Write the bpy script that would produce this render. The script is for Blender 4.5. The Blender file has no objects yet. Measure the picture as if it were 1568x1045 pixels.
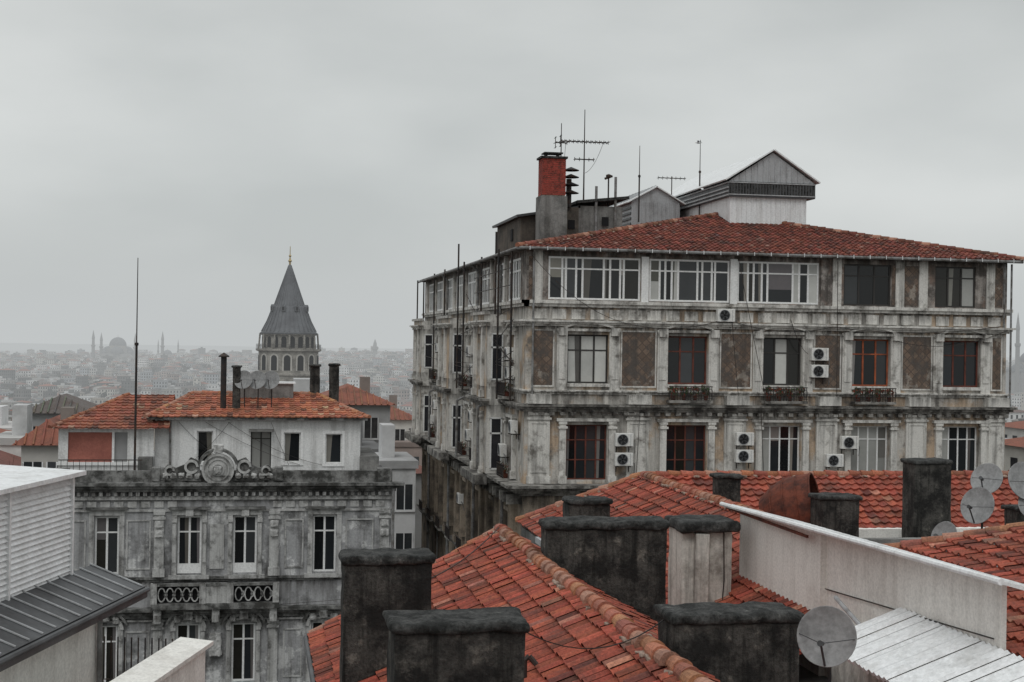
import bpy, math, random
from mathutils import Vector, Matrix, noise
random.seed(11)
U=random.uniform
scene=bpy.context.scene

# ---------------------------------------------------------------- materials
MATS={}
def nd(t,typ,**k):
    n=t.nodes.new(typ)
    for a,b in k.items(): setattr(n,a,b)
    return n
def ramp(t,src,p0,p1,c0=(0,0,0,1),c1=(1,1,1,1)):
    r=nd(t,'ShaderNodeValToRGB'); e=r.color_ramp.elements
    e[0].position=p0; e[1].position=p1; e[0].color=c0; e[1].color=c1
    t.links.new(src,r.inputs[0]); return r.outputs[0]
def mix(t,f,a,b,mode='MIX'):
    m=nd(t,'ShaderNodeMixRGB',blend_type=mode)
    for s,v in ((m.inputs[0],f),(m.inputs[1],a),(m.inputs[2],b)):
        if hasattr(v,'links'): t.links.new(v,s)
        elif isinstance(v,(int,float)): s.default_value=v
        else: s.default_value=(v[0],v[1],v[2],1)
    return m.outputs[0]
def math_(t,op,a,b=0.0):
    m=nd(t,'ShaderNodeMath',operation=op)
    for s,v in ((m.inputs[0],a),(m.inputs[1],b)):
        if hasattr(v,'links'): t.links.new(v,s)
        else: s.default_value=v
    return m.outputs[0]
def noi(t,pos,scale,detail=6,rough=.6,sc=(1,1,1)):
    mp=nd(t,'ShaderNodeMapping'); mp.inputs['Scale'].default_value=sc
    t.links.new(pos,mp.inputs['Vector'])
    n=nd(t,'ShaderNodeTexNoise'); n.inputs['Scale'].default_value=scale
    n.inputs['Detail'].default_value=detail; n.inputs['Roughness'].default_value=rough
    t.links.new(mp.outputs[0],n.inputs['Vector']); return n.outputs[0]
def mat(name,base,dark=None,scale=.8,lo=.42,hi=.62,streak=0,streakcol=(.05,.045,.04),rough=.85,bump=.25,bscale=14,
        attr=False,spec=.25,metal=0,patch=None,plo=.55,phi=.6,pscale=.5,ledges=None,diamond=None,fine=.12,lfall=.8,ssc=(3.2,3.2,.22)):
    m=bpy.data.materials.new(name); m.use_nodes=True; t=m.node_tree
    b=t.nodes['Principled BSDF']
    pos=nd(t,'ShaderNodeNewGeometry').outputs['Position']
    col=nd(t,'ShaderNodeRGB'); col.outputs[0].default_value=(*base,1); c=col.outputs[0]
    if attr:
        a=nd(t,'ShaderNodeVertexColor',layer_name='Col'); c=mix(t,1,c,a.outputs[0],'MULTIPLY')
    if diamond:
        mp=nd(t,'ShaderNodeMapping'); mp.inputs['Rotation'].default_value=(0,math.radians(45),0)
        t.links.new(pos,mp.inputs['Vector'])
        sx=nd(t,'ShaderNodeSeparateXYZ'); t.links.new(mp.outputs[0],sx.inputs[0])
        cb=nd(t,'ShaderNodeCombineXYZ'); t.links.new(sx.outputs[0],cb.inputs[0]); t.links.new(sx.outputs[2],cb.inputs[1])
        br=nd(t,'ShaderNodeTexBrick'); br.offset=0; t.links.new(cb.outputs[0],br.inputs['Vector'])
        br.inputs['Scale'].default_value=3.6; br.inputs['Brick Width'].default_value=1; br.inputs['Row Height'].default_value=1
        br.inputs['Mortar Size'].default_value=.07
        br.inputs['Color1'].default_value=(*base,1); br.inputs['Color2'].default_value=(base[0]*.6,base[1]*.6,base[2]*.62,1)
        br.inputs['Mortar'].default_value=(*diamond,1); c=br.outputs[0]
    if patch:
        f=ramp(t,noi(t,pos,pscale,6,.65),plo,phi); c=mix(t,f,c,patch)
    if dark:
        f=ramp(t,noi(t,pos,scale,9,.68),lo,hi); c=mix(t,f,c,dark)
    if streak:
        f=ramp(t,noi(t,pos,1.0,6,.65,ssc),.47,.66)
        f=math_(t,'MULTIPLY',f,streak); c=mix(t,f,c,streakcol)
    if ledges:
        sz=nd(t,'ShaderNodeSeparateXYZ'); t.links.new(pos,sz.inputs[0]); acc=None
        for zl in ledges:
            d=math_(t,'SUBTRACT',zl,sz.outputs[2]); g=math_(t,'GREATER_THAN',d,0.0)
            v=math_(t,'SUBTRACT',1.0,math_(t,'DIVIDE',d,lfall)); v=math_(t,'MAXIMUM',v,0.0); v=math_(t,'MULTIPLY',v,g)
            acc=v if acc is None else math_(t,'MAXIMUM',acc,v)
        n2=ramp(t,noi(t,pos,1.6,6,.7,(2.2,2.2,.35)),.38,.58)
        f=math_(t,'MULTIPLY',math_(t,'MULTIPLY',acc,n2),.92); c=mix(t,f,c,streakcol)
    fn=noi(t,pos,bscale,8,.7)
    g=ramp(t,fn,.3,.7,(1-fine*2,)*3+(1,),(1+fine,)*3+(1,)); c=mix(t,1,c,g,'MULTIPLY')
    t.links.new(c,b.inputs['Base Color'])
    b.inputs['Roughness'].default_value=rough; b.inputs['Specular IOR Level'].default_value=spec; b.inputs['Metallic'].default_value=metal
    if bump:
        bp=nd(t,'ShaderNodeBump'); bp.inputs['Strength'].default_value=bump; bp.inputs['Distance'].default_value=.05
        t.links.new(fn,bp.inputs['Height']); t.links.new(bp.outputs[0],b.inputs['Normal'])
    MATS[name]=m; return m

ML=[4.15,1.62,.72,-2.25,-3.15,-6.9]
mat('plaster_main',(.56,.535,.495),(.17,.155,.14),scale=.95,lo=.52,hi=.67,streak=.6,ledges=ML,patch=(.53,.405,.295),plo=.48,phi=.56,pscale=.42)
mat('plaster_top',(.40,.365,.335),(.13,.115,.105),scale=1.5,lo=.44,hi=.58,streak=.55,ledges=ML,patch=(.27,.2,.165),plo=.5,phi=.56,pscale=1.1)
mat('trim_main',(.68,.66,.62),(.22,.205,.185),scale=1.5,lo=.52,hi=.67,streak=.55,ledges=ML,lfall=.55)
mat('plaster_side_low',(.40,.335,.265),(.14,.12,.1),scale=.8,lo=.45,hi=.62,streak=.6,ledges=[-7,-11.4])
mat('panel_brown',(.23,.165,.125),(.11,.095,.085),scale=1.6,lo=.45,hi=.58,diamond=(.11,.085,.07),streak=.4,patch=(.32,.28,.24),plo=.58,phi=.62,pscale=1.2)
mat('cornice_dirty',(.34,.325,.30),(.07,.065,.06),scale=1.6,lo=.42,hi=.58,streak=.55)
LL=[-5.9,-6.6,-10.3,-11.75,-15.3]
mat('plaster_grey',(.38,.38,.385),(.14,.14,.14),scale=.9,lo=.5,hi=.66,streak=.5,ledges=LL,patch=(.62,.62,.615),plo=.54,phi=.57,lfall=.9,pscale=.7)
mat('trim_grey',(.50,.497,.485),(.16,.158,.152),scale=1.5,lo=.5,hi=.65,streak=.5,ledges=LL,lfall=.6)
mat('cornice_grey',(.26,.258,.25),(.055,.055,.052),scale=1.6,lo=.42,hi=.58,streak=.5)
mat('white_render',(.76,.76,.75),(.42,.42,.41),scale=.8,lo=.56,hi=.76,streak=.4,streakcol=(.22,.21,.2),bump=.12)
mat('white_wall',(.84,.82,.775),(.56,.53,.49),scale=.9,lo=.54,hi=.8,streak=.25,streakcol=(.3,.27,.23),bump=.12,bscale=20)
mat('chimney_render',(.092,.087,.079),(.022,.021,.02),scale=1.7,lo=.42,hi=.58,streak=.9,streakcol=(.012,.012,.011),bump=.9,bscale=18,fine=.28,patch=(.2,.185,.162),plo=.58,phi=.64,pscale=2.4,ssc=(6,6,.45))
mat('chimney_cap',(.085,.085,.082),(.022,.023,.022),scale=3.5,lo=.4,hi=.58,bump=1,bscale=16,fine=.35,patch=(.17,.17,.16),plo=.6,phi=.66,pscale=5)
mat('chimney_light',(.62,.6,.55),(.28,.26,.23),scale=1.3,lo=.5,hi=.68,streak=.75,streakcol=(.1,.09,.08),bump=.3)
mat('brown_render',(.13,.11,.09),(.055,.05,.045),scale=1,streak=.5)
mat('grey_render',(.24,.235,.225),(.1,.1,.095),scale=1,streak=.5)
mat('red_brick',(.34,.065,.048),(.16,.042,.032),scale=5,lo=.45,hi=.6,bump=.6,bscale=8)
mat('roof_tile',(.88,.88,.88),(.10,.056,.044),scale=1.2,lo=.5,hi=.76,attr=True,rough=.72,bump=.4,bscale=22,fine=.26,spec=.3,streak=.3,streakcol=(.075,.04,.03),ssc=(2,2,2))
mat('roof_tile_old',(.9,.9,.9),(.08,.048,.04),scale=1.1,lo=.48,hi=.7,attr=True,rough=.85,bump=.3,bscale=14,fine=.24,streak=.4,streakcol=(.06,.04,.035),ssc=(1.6,1.6,1.6))
mat('mortar',(.42,.32,.26),(.2,.14,.11),scale=6,bump=.6)
mat('window_frame_white',(.8,.8,.79),(.5,.49,.47),scale=2,lo=.58,hi=.8,rough=.5,bump=0)
mat('window_frame_brown',(.17,.05,.035),(.07,.03,.02),scale=2,rough=.6,bump=0)
mat('window_frame_orange',(.42,.11,.045),(.2,.06,.03),scale=2,rough=.6,bump=0)
mat('window_frame_dark',(.045,.042,.04),rough=.5,bump=0)
mat('window_glass',(1,1,1),attr=True,rough=.08,bump=0,spec=.38,fine=.08,bscale=1.2)
mat('iron',(.025,.025,.027),(.06,.04,.03),scale=3,rough=.6,bump=.1)
mat('pipe_grey',(.26,.26,.26),(.1,.09,.08),scale=2,rough=.6,bump=.1)
mat('rust',(.17,.05,.03),(.05,.022,.018),scale=3,lo=.4,hi=.65,rough=.75,bump=.3,metal=.2)
mat('metal_white',(.78,.79,.795),(.5,.5,.49),scale=1.2,lo=.55,hi=.8,rough=.45,bump=.05,streak=.25,streakcol=(.35,.33,.3),spec=.5)
mat('metal_grey',(.42,.43,.44),(.22,.22,.22),scale=1.2,lo=.5,hi=.75,rough=.5,bump=.05,streak=.35,streakcol=(.15,.14,.13))
mat('metal_dark',(.075,.078,.082),(.04,.04,.042),scale=1.2,rough=.5,bump=.08,spec=.45)
mat('dish_grey',(.30,.30,.30),(.17,.17,.17),scale=4,lo=.45,hi=.7,rough=.5,bump=.05)
mat('ac_white',(.74,.73,.70),(.5,.48,.44),scale=3,lo=.5,hi=.8,rough=.5,bump=0)
mat('tarpaulin',(.40,.15,.115),(.27,.1,.08),scale=1.5,lo=.4,hi=.7,rough=.8,bump=.1)
mat('tower_stone',(.36,.34,.305),(.19,.178,.16),scale=.35,lo=.42,hi=.62,bump=.5,bscale=2.0,fine=.2)
mat('tower_lead',(.13,.135,.145),(.085,.087,.095),scale=.3,bump=.1,rough=.6)
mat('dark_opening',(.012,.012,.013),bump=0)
mat('gold',(.4,.3,.13),rough=.4,metal=.6,bump=0)
mat('city',(1,1,1),attr=True,rough=.9,bump=0,fine=.08,bscale=.8,dark=(.13,.125,.12),scale=.12,lo=.52,hi=.8)
mat('ground',(.07,.066,.06),(.04,.045,.036),scale=.05,bump=.1,bscale=1)
mat('asphalt',(.05,.05,.05),(.035,.035,.035),scale=.5,bump=.2)
mat('bark',(.085,.05,.04),(.05,.035,.03),scale=3,bump=.2)
mat('foliage',(1,1,1),attr=True,bump=0,rough=.9)
mat('terrace',(.3,.3,.295),(.15,.15,.145),scale=.8,bump=.2)
mat('feather',(.6,.6,.6),bump=0)
mat('feather_grey',(.3,.31,.33),bump=0)
mat('beak',(.6,.35,.06),bump=0)

# ---------------------------------------------------------------- mesh kit
class M:
    def __init__(s): s.p={}; s.T=None
    def add(s,part,mt,vs,fs,cols=None):
        k=(part,mt)
        if k not in s.p: s.p[k]=([],[],[])
        V,F,C=s.p[k]; o=len(V)
        if s.T: V.extend([s.T(*v) for v in vs])
        else: V.extend([tuple(v) for v in vs])
        F.extend([tuple(i+o for i in f) for f in fs])
        if cols is None: C.extend([(1,1,1)]*len(fs))
        elif isinstance(cols,tuple): C.extend([cols]*len(fs))
        else: C.extend(cols)
    def finish(s,name,single=False,smooth=(),bevel={}):
        def mk(nm,items):
            me=bpy.data.meshes.new(nm); V=[];F=[];C=[];MI=[];mats=[]
            for (pt,mt),(v,f,c) in items:
                o=len(V); V+=v; F+=[tuple(i+o for i in q) for q in f]; C+=c
                if mt not in mats: mats.append(mt); me.materials.append(MATS[mt])
                MI+=[mats.index(mt)]*len(f)
            me.from_pydata(V,[],F); me.polygons.foreach_set('material_index',MI)
            ca=me.color_attributes.new('Col','FLOAT_COLOR','CORNER'); L=[]
            for f,c in zip(F,C): L+=[c[0],c[1],c[2],1.0]*len(f)
            ca.data.foreach_set('color',L); me.update()
            ob=bpy.data.objects.new(nm,me); scene.collection.objects.link(ob)
            return ob
        if single:
            ob=mk(name,list(s.p.items()))
            return ob
        e=bpy.data.objects.new(name,None); scene.collection.objects.link(e)
        parts={}
        for k,v in s.p.items(): parts.setdefault(k[0],[]).append((k,v))
        for pn,it in parts.items():
            ob=mk(pn,it); ob.parent=e
            if pn in smooth: ob.data.polygons.foreach_set('use_smooth',[True]*len(ob.data.polygons))
            if pn in bevel:
                b=ob.modifiers.new('bevel','BEVEL'); b.width=bevel[pn]; b.segments=2; b.limit_method='ANGLE'
        return e
BF=[(0,3,2,1),(4,5,6,7),(0,1,5,4),(1,2,6,5),(2,3,7,6),(3,0,4,7)]
def box(m,part,mt,x0,x1,y0,y1,z0,z1,col=None):
    m.add(part,mt,[(x0,y0,z0),(x1,y0,z0),(x1,y1,z0),(x0,y1,z0),(x0,y0,z1),(x1,y0,z1),(x1,y1,z1),(x0,y1,z1)],BF,col)
def prism(m,part,mt,poly,z0,z1,col=None):
    n=len(poly); vs=[(x,y,z0) for x,y in poly]+[(x,y,z1) for x,y in poly]
    fs=[(i,(i+1)%n,n+(i+1)%n,n+i) for i in range(n)]+[tuple(range(n-1,-1,-1)),tuple(range(n,2*n))]
    m.add(part,mt,vs,fs,col)
def poly(m,part,mt,vs,col=None): m.add(part,mt,vs,[tuple(range(len(vs)))],col)
def slab(m,part,mt,vs,th,col=None):
    a=Vector(vs[1])-Vector(vs[0]); b=Vector(vs[2])-Vector(vs[0]); n=a.cross(b).normalized()*th
    k=len(vs); v2=list(vs)+[tuple(Vector(v)-n) for v in vs]
    fs=[tuple(range(k)),tuple(range(2*k-1,k-1,-1))]+[(i,k+i,k+(i+1)%k,(i+1)%k) for i in range(k)]
    m.add(part,mt,v2,fs,col)
def tube(m,part,mt,p0,p1,r0,r1=None,n=8,col=None):
    if r1 is None: r1=r0
    p0=Vector(p0);p1=Vector(p1); d=(p1-p0)
    if d.length<1e-6: return
    d.normalize(); a=d.orthogonal().normalized(); b=d.cross(a)
    vs=[]
    for p,r in((p0,r0),(p1,r1)):
        for i in range(n):
            t=2*math.pi*i/n; vs.append(tuple(p+a*(r*math.cos(t))+b*(r*math.sin(t))))
    fs=[(i,(i+1)%n,n+(i+1)%n,n+i) for i in range(n)]+[tuple(range(n-1,-1,-1)),tuple(range(n,2*n))]
    m.add(part,mt,vs,fs,col)
def path(m,part,mt,pts,r,n=6,col=None):
    for a,b in zip(pts[:-1],pts[1:]): tube(m,part,mt,a,b,r,r,n,col)
def cable(m,part,mt,a,b,sag,r=.012,n=10):
    a=Vector(a);b=Vector(b); pts=[]
    for i in range(n+1):
        t=i/n; p=a.lerp(b,t); p.z-=sag*4*t*(1-t); pts.append(tuple(p))
    path(m,part,mt,pts,r,4)
def revolve(m,part,mt,c,prof,n=32,col=None,axis=None):
    q=Vector((0,0,1)).rotation_difference(Vector(axis)) if axis else None
    vs=[];fs=[]
    for r,z in prof:
        for i in range(n):
            t=2*math.pi*i/n; v=Vector((r*math.cos(t),r*math.sin(t),z))
            if q: v=q@v
            vs.append(tuple(v+Vector(c)))
    for j in range(len(prof)-1):
        for i in range(n):
            fs.append((j*n+i,j*n+(i+1)%n,(j+1)*n+(i+1)%n,(j+1)*n+i))
    m.add(part,mt,vs,fs,col)
def arc(m,part,mt,uc,zc,rx,rz,a0,a1,w,d0,d1,n=14):
    vs=[];fs=[]
    for i in range(n+1):
        t=math.radians(a0+(a1-a0)*i/n); c,s=math.cos(t),math.sin(t)
        for rr,d in((0,d0),(w,d0),(w,d1),(0,d1)): vs.append((uc+(rx+rr)*c,d,zc+(rz+rr)*s))
    for i in range(n):
        for k in range(4): fs.append((i*4+k,i*4+(k+1)%4,(i+1)*4+(k+1)%4,(i+1)*4+k))
    fs+= [(0,1,2,3),(n*4+3,n*4+2,n*4+1,n*4)]
    m.add(part,mt,vs,fs)
def rbox(m,part,mt,a,b,step=.12,amp=.015,r=.0,freq=2.5,seed=0):
    a=Vector(a);b=Vector(b)
    def disp(p):
        p=Vector(p)
        if r>0:
            q=Vector([min(max(p[i],a[i]+r),b[i]-r) for i in range(3)]); d=p-q
            if d.length>r: p=q+d.normalized()*r
        nv=noise.noise_vector(p*freq+Vector((seed,0,0)))+.5*noise.noise_vector(p*freq*3)
        return tuple(p+nv*amp)
    for ax in range(3):
        i,j=[k for k in range(3) if k!=ax]
        def cuts(k):
            n=max(2,int((b[k]-a[k])/step)); L=[a[k]+(b[k]-a[k])*q/n for q in range(n+1)]
            if r>0: L=sorted(set(L+[a[k]+r*.3,a[k]+r,b[k]-r,b[k]-r*.3]))
            return L
        ci,cj=cuts(i),cuts(j)
        for side in (a[ax],b[ax]):
            vs=[];fs=[]
            for y in cj:
                for x in ci:
                    p=[0,0,0]; p[i]=x;p[j]=y;p[ax]=side; vs.append(disp(p))
            n=len(ci)
            for y in range(len(cj)-1):
                for x in range(n-1): fs.append((y*n+x,y*n+x+1,(y+1)*n+x+1,(y+1)*n+x))
            m.add(part,mt,vs,fs)
def wall(m,part,mt,u0,u1,z0,z1,d,ops,rev=.25,rmat=None):
    us=sorted(set([u0,u1]+[o[0] for o in ops]+[o[1] for o in ops])); zs=sorted(set([z0,z1]+[o[2] for o in ops]+[o[3] for o in ops]))
    us=[u for u in us if u0<=u<=u1]; zs=[z for z in zs if z0<=z<=z1]
    for i in range(len(us)-1):
        for j in range(len(zs)-1):
            cu=(us[i]+us[i+1])/2; cz=(zs[j]+zs[j+1])/2
            if any(o[0]<cu<o[1] and o[2]<cz<o[3] for o in ops): continue
            m.add(part,mt,[(us[i],d,zs[j]),(us[i+1],d,zs[j]),(us[i+1],d,zs[j+1]),(us[i],d,zs[j+1])],[(0,1,2,3)])
    for a,b,c,e in ops:
        e2=d+rev
        m.add(part,rmat or mt,[(a,d,c),(b,d,c),(b,d,e),(a,d,e),(a,e2,c),(b,e2,c),(b,e2,e),(a,e2,e)],[(0,1,5,4),(1,2,6,5),(2,3,7,6),(3,0,4,7)])
GL=[(.014,.016,.018),(.022,.025,.028),(.01,.011,.012),(.04,.043,.046),(.02,.019,.016)]
def window(m,u0,u1,z0,z1,d,cols=2,rows=(.7,),fm='window_frame_white',fw=.06,curt=.25,mid=None):
    P='window_frames'
    box(m,P,fm,u0,u1,d,d+.07,z1-fw,z1); box(m,P,fm,u0,u1,d,d+.07,z0,z0+fw)
    box(m,P,fm,u0,u0+fw,d,d+.07,z0+fw,z1-fw); box(m,P,fm,u1-fw,u1,d,d+.07,z0+fw,z1-fw)
    if mid is None: xs=[u0+(u1-u0)*i/cols for i in range(cols+1)]
    else: xs=[u0]+[u0+(u1-u0)*f for f in mid]+[u1]
    zs=[z0]+[z0+(z1-z0)*r for r in rows]+[z1]
    for x in xs[1:-1]: box(m,P,fm,x-fw*.55,x+fw*.55,d+.003,d+.065,z0+fw,z1-fw)
    for z in zs[1:-1]: box(m,P,fm,u0+fw,u1-fw,d+.006,d+.06,z-fw*.4,z+fw*.4)
    cc=U(.25,.5)
    allc=random.random()<curt*.4
    for i in range(len(xs)-1):
        g=random.choice(GL)
        if random.random()<curt or allc: g=(cc,cc,cc*.95)
        for j in range(len(zs)-1):
            k=U(.8,1.2); tl=U(-.006,.006)
            m.add('window_panes','window_glass',[(xs[i],d+.035+tl,zs[j]),(xs[i+1],d+.035,zs[j]),(xs[i+1],d+.035-tl,zs[j+1]),(xs[i],d+.035,zs[j+1])],[(0,1,2,3)],(g[0]*k,g[1]*k,g[2]*k))
        if random.random()<.35:
            a,b=xs[i]+fw*.5,xs[i+1]-fw*.5; w_=b-a; cv=U(.08,.28); cl=(cv,cv*U(.9,1),cv*U(.8,.95)); r=random.random()
            if r<.4: q=[(a,zs[0]+fw),(a+w_*.3,zs[0]+fw),(a+w_*.42,zs[-1]-fw),(a,zs[-1]-fw)]
            elif r<.7: q=[(b-w_*.3,zs[0]+fw),(b,zs[0]+fw),(b,zs[-1]-fw),(b-w_*.42,zs[-1]-fw)]
            else: hh=U(.3,.8); q=[(a,zs[-1]-fw-(zs[-1]-zs[0])*hh*.8),(b,zs[-1]-fw-(zs[-1]-zs[0])*hh*.8),(b,zs[-1]-fw),(a,zs[-1]-fw)]
            m.add('window_curtains','window_glass',[(x,d+.026,z) for x,z in q],[(0,1,2,3)],cl)
def tiles(m,part,mt,O,Ud,Vd,W,L,inside=None,cw=.23,ch=.36,amp=.03,step=.04,seg=6,base=(.42,.085,.045),var=.22,up=1):
    O=Vector(O);Ud=Vector(Ud).normalized();Vd=Vector(Vd).normalized();N=Ud.cross(Vd)
    if N.z<0: N=-N
    nu=int(W/cw+.999); nv=int(L/ch+.999)
    for j in range(nv):
        for i in range(nu):
            v0=j*ch-U(0,.03); v1=min(L,(j+1)*ch+.03); u0=i*cw
            k=1+U(-var,var); h0=U(-.008,.016); g=U(0,1)
            c=(base[0]*k,base[1]*k*(.9+.4*g*.5),base[2]*k)
            if random.random()<.08: c=(c[0]*.5,c[1]*.6,c[2]*.7)
            if random.random()<.05: c=(min(.7,c[0]*1.2),c[1]*2.1,c[2]*2.4)
            vs=[];fs=[]
            for q in range(seg+1):
                u=min(W,u0+cw*q/seg); h=amp*(.5+.5*math.cos(2*math.pi*q/seg))**1.3+h0
                vs.append(O+Ud*u+Vd*v0+N*(h+step-.06)); vs.append(O+Ud*u+Vd*v0+N*(h+step)); vs.append(O+Ud*u+Vd*v1+N*h)
            for q in range(seg):
                uc=u0+cw*(q+.5)/seg; vc=(j+.5)*ch
                if uc>W or (inside and not inside(uc,vc)): continue
                a=q*3;b=a+3
                fs.append((a+1,b+1,b+2,a+2)); fs.append((a,b,b+1,a+1))
            if fs: m.add(part,mt,vs,fs,c)
def ridge(m,part,mt,p0,p1,r=.11,ln=.36,base=(.45,.1,.055),mortar=True):
    p0=Vector(p0);p1=Vector(p1);D=p1-p0;n=int(D.length/ln);d=D.normalized()
    s=d.cross(Vector((0,0,1))).normalized(); up=s.cross(d)
    for i in range(n):
        a=p0+D*(i/n)+Vector((0,0,U(-.015,.02))); b=p0+D*((i+1)/n)+d*.05; o=s*U(-.03,.03)
        vs=[];fs=[];k=1+U(-.25,.25); c=(base[0]*k,base[1]*k*U(.9,1.3),base[2]*k)
        if random.random()<.2: c=(.52,.27,.19)
        for P_,rr in((a,r*1.16),(b,r*.9)):
            for q in range(9):
                t=math.pi*(-.08+1.16*q/8); vs.append(P_+o+s*(rr*math.cos(t))+up*(rr*math.sin(t)-.02))
        for q in range(8): fs.append((q,q+1,q+10,q+9))
        fs.append(tuple(range(9)))
        m.add(part,mt,vs,fs,c)
        if mortar and random.random()<.7:
            for sg in(-1,1):
                if random.random()<.35: continue
                w=U(.05,.1); cp=a+d*U(-.05,.15)+s*(sg*r*1.15)-up*.06
                rbox(m,'ridge_mortar','mortar',cp-Vector((w*.8,w*1.7,.03)),cp+Vector((w*.8,w*1.7,.03)),.05,.03,.02,7,i)

# ---------------------------------------------------------------- terrain
def terr(x,y):
    def L(pts,v):
        if v<=pts[0][0]: return pts[0][1]
        for (a,b),(c,d) in zip(pts[:-1],pts[1:]):
            if v<=c:
                t=(v-a)/(c-a); t=t*t*(3-2*t); return b+(d-b)*t
        return pts[-1][1]
    rt=x/max(y,60.0)
    far=-54+70*max(-.05,min(.25,rt+.15))*.75
    z=L([(0,-21),(110,-21.5),(395,-42),(1000,-68),(1500,-64),(2600,far),(3200,far-6),(5000,-75),(12000,-80)],y)
    if y>150: z+=noise.noise(Vector((x*.004,y*.004,0)))*min(1,(y-150)/500)*11
    return z
m=M(); NX,NY=70,90
ys=[-300+ (i/NY)**2.2*12300 for i in range(NY+1)]
vs=[];fs=[]
for j,y in enumerate(ys):
    wdt=600+max(0,y)*.9
    for i in range(NX+1):
        x=-wdt+2*wdt*i/NX; vs.append((x,y,terr(x,y)))
for j in range(NY):
    for i in range(NX):
        a=j*(NX+1)+i; fs.append((a,a+1,a+NX+2,a+NX+1))
m.add('ground','ground',vs,fs); m.finish('ground',True)
m=M()
box(m,'road','asphalt',7.2,11.0,40,110,-21.1,-20.88)
box(m,'kerb','terrace',6.95,7.2,40,110,-21.1,-20.76); box(m,'kerb','terrace',11.0,11.25,40,110,-21.1,-20.76)
m.finish('street',True)

# ---------------------------------------------------------------- distant city
def houseblock(m,x,y,w,d,zb,zt,ang,wc,rc,flat,wins,near=False):
    ca,sa=math.cos(ang),math.sin(ang)
    def T(a,b,z): return (x+a*ca-b*sa,y+a*sa+b*ca,z)
    old=m.T; m.T=T
    w/=2;d/=2
    box(m,'c','city',-w,w,-d,d,zb,zt,wc)
    if flat:
        box(m,'c','city',-w-.15,w+.15,-d-.15,d+.15,zt+.01,zt+.5,(wc[0]*.7,wc[1]*.7,wc[2]*.7))
        if random.random()<.6: box(m,'c','city',-w*.4,w*.2,-d*.3,d*.4,zt+.5,zt+2.6,(wc[0]*.85,)*3)
    else:
        h=U(1.2,2.0); o=.5
        if w>d: r=[(-w+d,0),(w-d,0)]
        else: r=[(0,-d+w),(0,d-w)]
        e=[(-w-o,-d-o),(w+o,-d-o),(w+o,d+o),(-w-o,d+o)]
        vs=[(a,b,zt+.01) for a,b in e]+[(a,b,zt+h) for a,b in r]
        fs=[(0,1,5,4),(2,3,4,5),(1,2,5),(3,0,4)] if w>d else [(0,1,4),(1,2,5,4),(2,3,5),(3,0,4,5)]
        if near:
            m.add('c','roof_tile',vs,fs+[(3,2,1,0)],rc)
            for i in range(int((2*w+1)/.5)):
                xx=-w-o+.25+i*.5; f=max(0,min(1,min(xx+w+o,w+o-xx)/(min(w,d)+o)))
                tube(m,'c','roof_tile',(xx,-d-o,zt+.06),(xx,-d-o+(min(d,w)+o)*f if w<=d else -d-o+(d+o)*f,zt+.06+h*f),.07,n=4,col=(rc[0]*U(.8,1.25),rc[1]*U(.9,1.3),rc[2]))
        else: m.add('c','city',vs,fs+[(3,2,1,0)],rc)
        if random.random()<.7: box(m,'c','city',w*.3,w*.3+.8,-.5,.4,zt,zt+h+.6,(.25,.22,.2))
    if wins:
        nf=max(1,int((zt-zb)/3.2)); nf=min(nf,wins)
        for f in range(nf):
            zz=zt-1.0-3.1*f
            for (hw,hd,ax) in((w,d,0),(d,w,1)):
                n=max(2,int(hw*2/2.4))
                for i in range(n):
                    c=-hw+(i+.5)*2*hw/n; a0,a1=c-.55,c+.55; gc=random.choice([(.03,.033,.036),(.06,.064,.07),(.02,.02,.022)])
                    if ax==0:
                        m.add('c','city',[(a0,-hd-.03,zz-1.6),(a1,-hd-.03,zz-1.6),(a1,-hd-.03,zz),(a0,-hd-.03,zz)],[(0,1,2,3)],gc)
                        if near:
                            wc2=(min(.75,wc[0]*1.5),)*3
                            box(m,'c','city',a0-.12,a1+.12,-hd-.14,-hd-.035,zz-1.74,zz-1.61,wc2); box(m,'c','city',c-.03,c+.03,-hd-.07,-hd-.035,zz-1.6,zz,wc2)
                            for q in(a0,a1): box(m,'c','city',q-.04,q+.04,-hd-.08,-hd-.035,zz-1.6,zz,wc2)
                    else:
                        for sg in(-1,1):
                            X=sg*(hd+.03)
                            m.add('c','city',[(X,a0,zz-1.6),(X,a1,zz-1.6),(X,a1,zz),(X,a0,zz)],[(0,1,2,3)],gc)
    m.T=old
WC=[(.46,.455,.44),(.66,.655,.645),(.38,.37,.35),(.27,.265,.26),(.46,.42,.37),(.36,.29,.26),(.18,.175,.17),(.7,.695,.69),(.34,.36,.38),(.55,.53,.48),(.12,.12,.12)]
RC=[(.24,.095,.07),(.17,.08,.065),(.26,.11,.08),(.14,.09,.08),(.11,.1,.095),(.2,.18,.165)]
m=M(); placed={}
for it in range(24000):
    yy=math.sqrt(U(135**2,2950**2))
    rt=U(-.24,.17) if random.random()<.86 else U(.54,.66)
    xx=rt*yy
    if abs(xx-9.2)<15 and abs(yy-394)<22: continue
    key=(int(xx/13),int(yy/14))
    if key in placed: continue
    placed[key]=1
    g=terr(xx,yy); h=U(5,15)
    if random.random()<.1: h+=U(3,11)
    if yy<900: h=U(8,17)
    zt=g+h
    if yy<420 and zt>-.072*yy: zt=-.072*yy-U(0,3)
    if abs(xx-9.2)<40 and 150<yy<394: zt=min(zt,-.055*yy)
    houseblock(m,xx+U(-2,2),yy+U(-2,2),U(7,14),U(7,13),g-6,zt,U(-.5,.5)+rt,random.choice(WC),random.choice(RC),random.random()<(.38 if yy<700 else .58),5 if yy<700 else 3)
m.finish('distant_city',True)
m=M()
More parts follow.
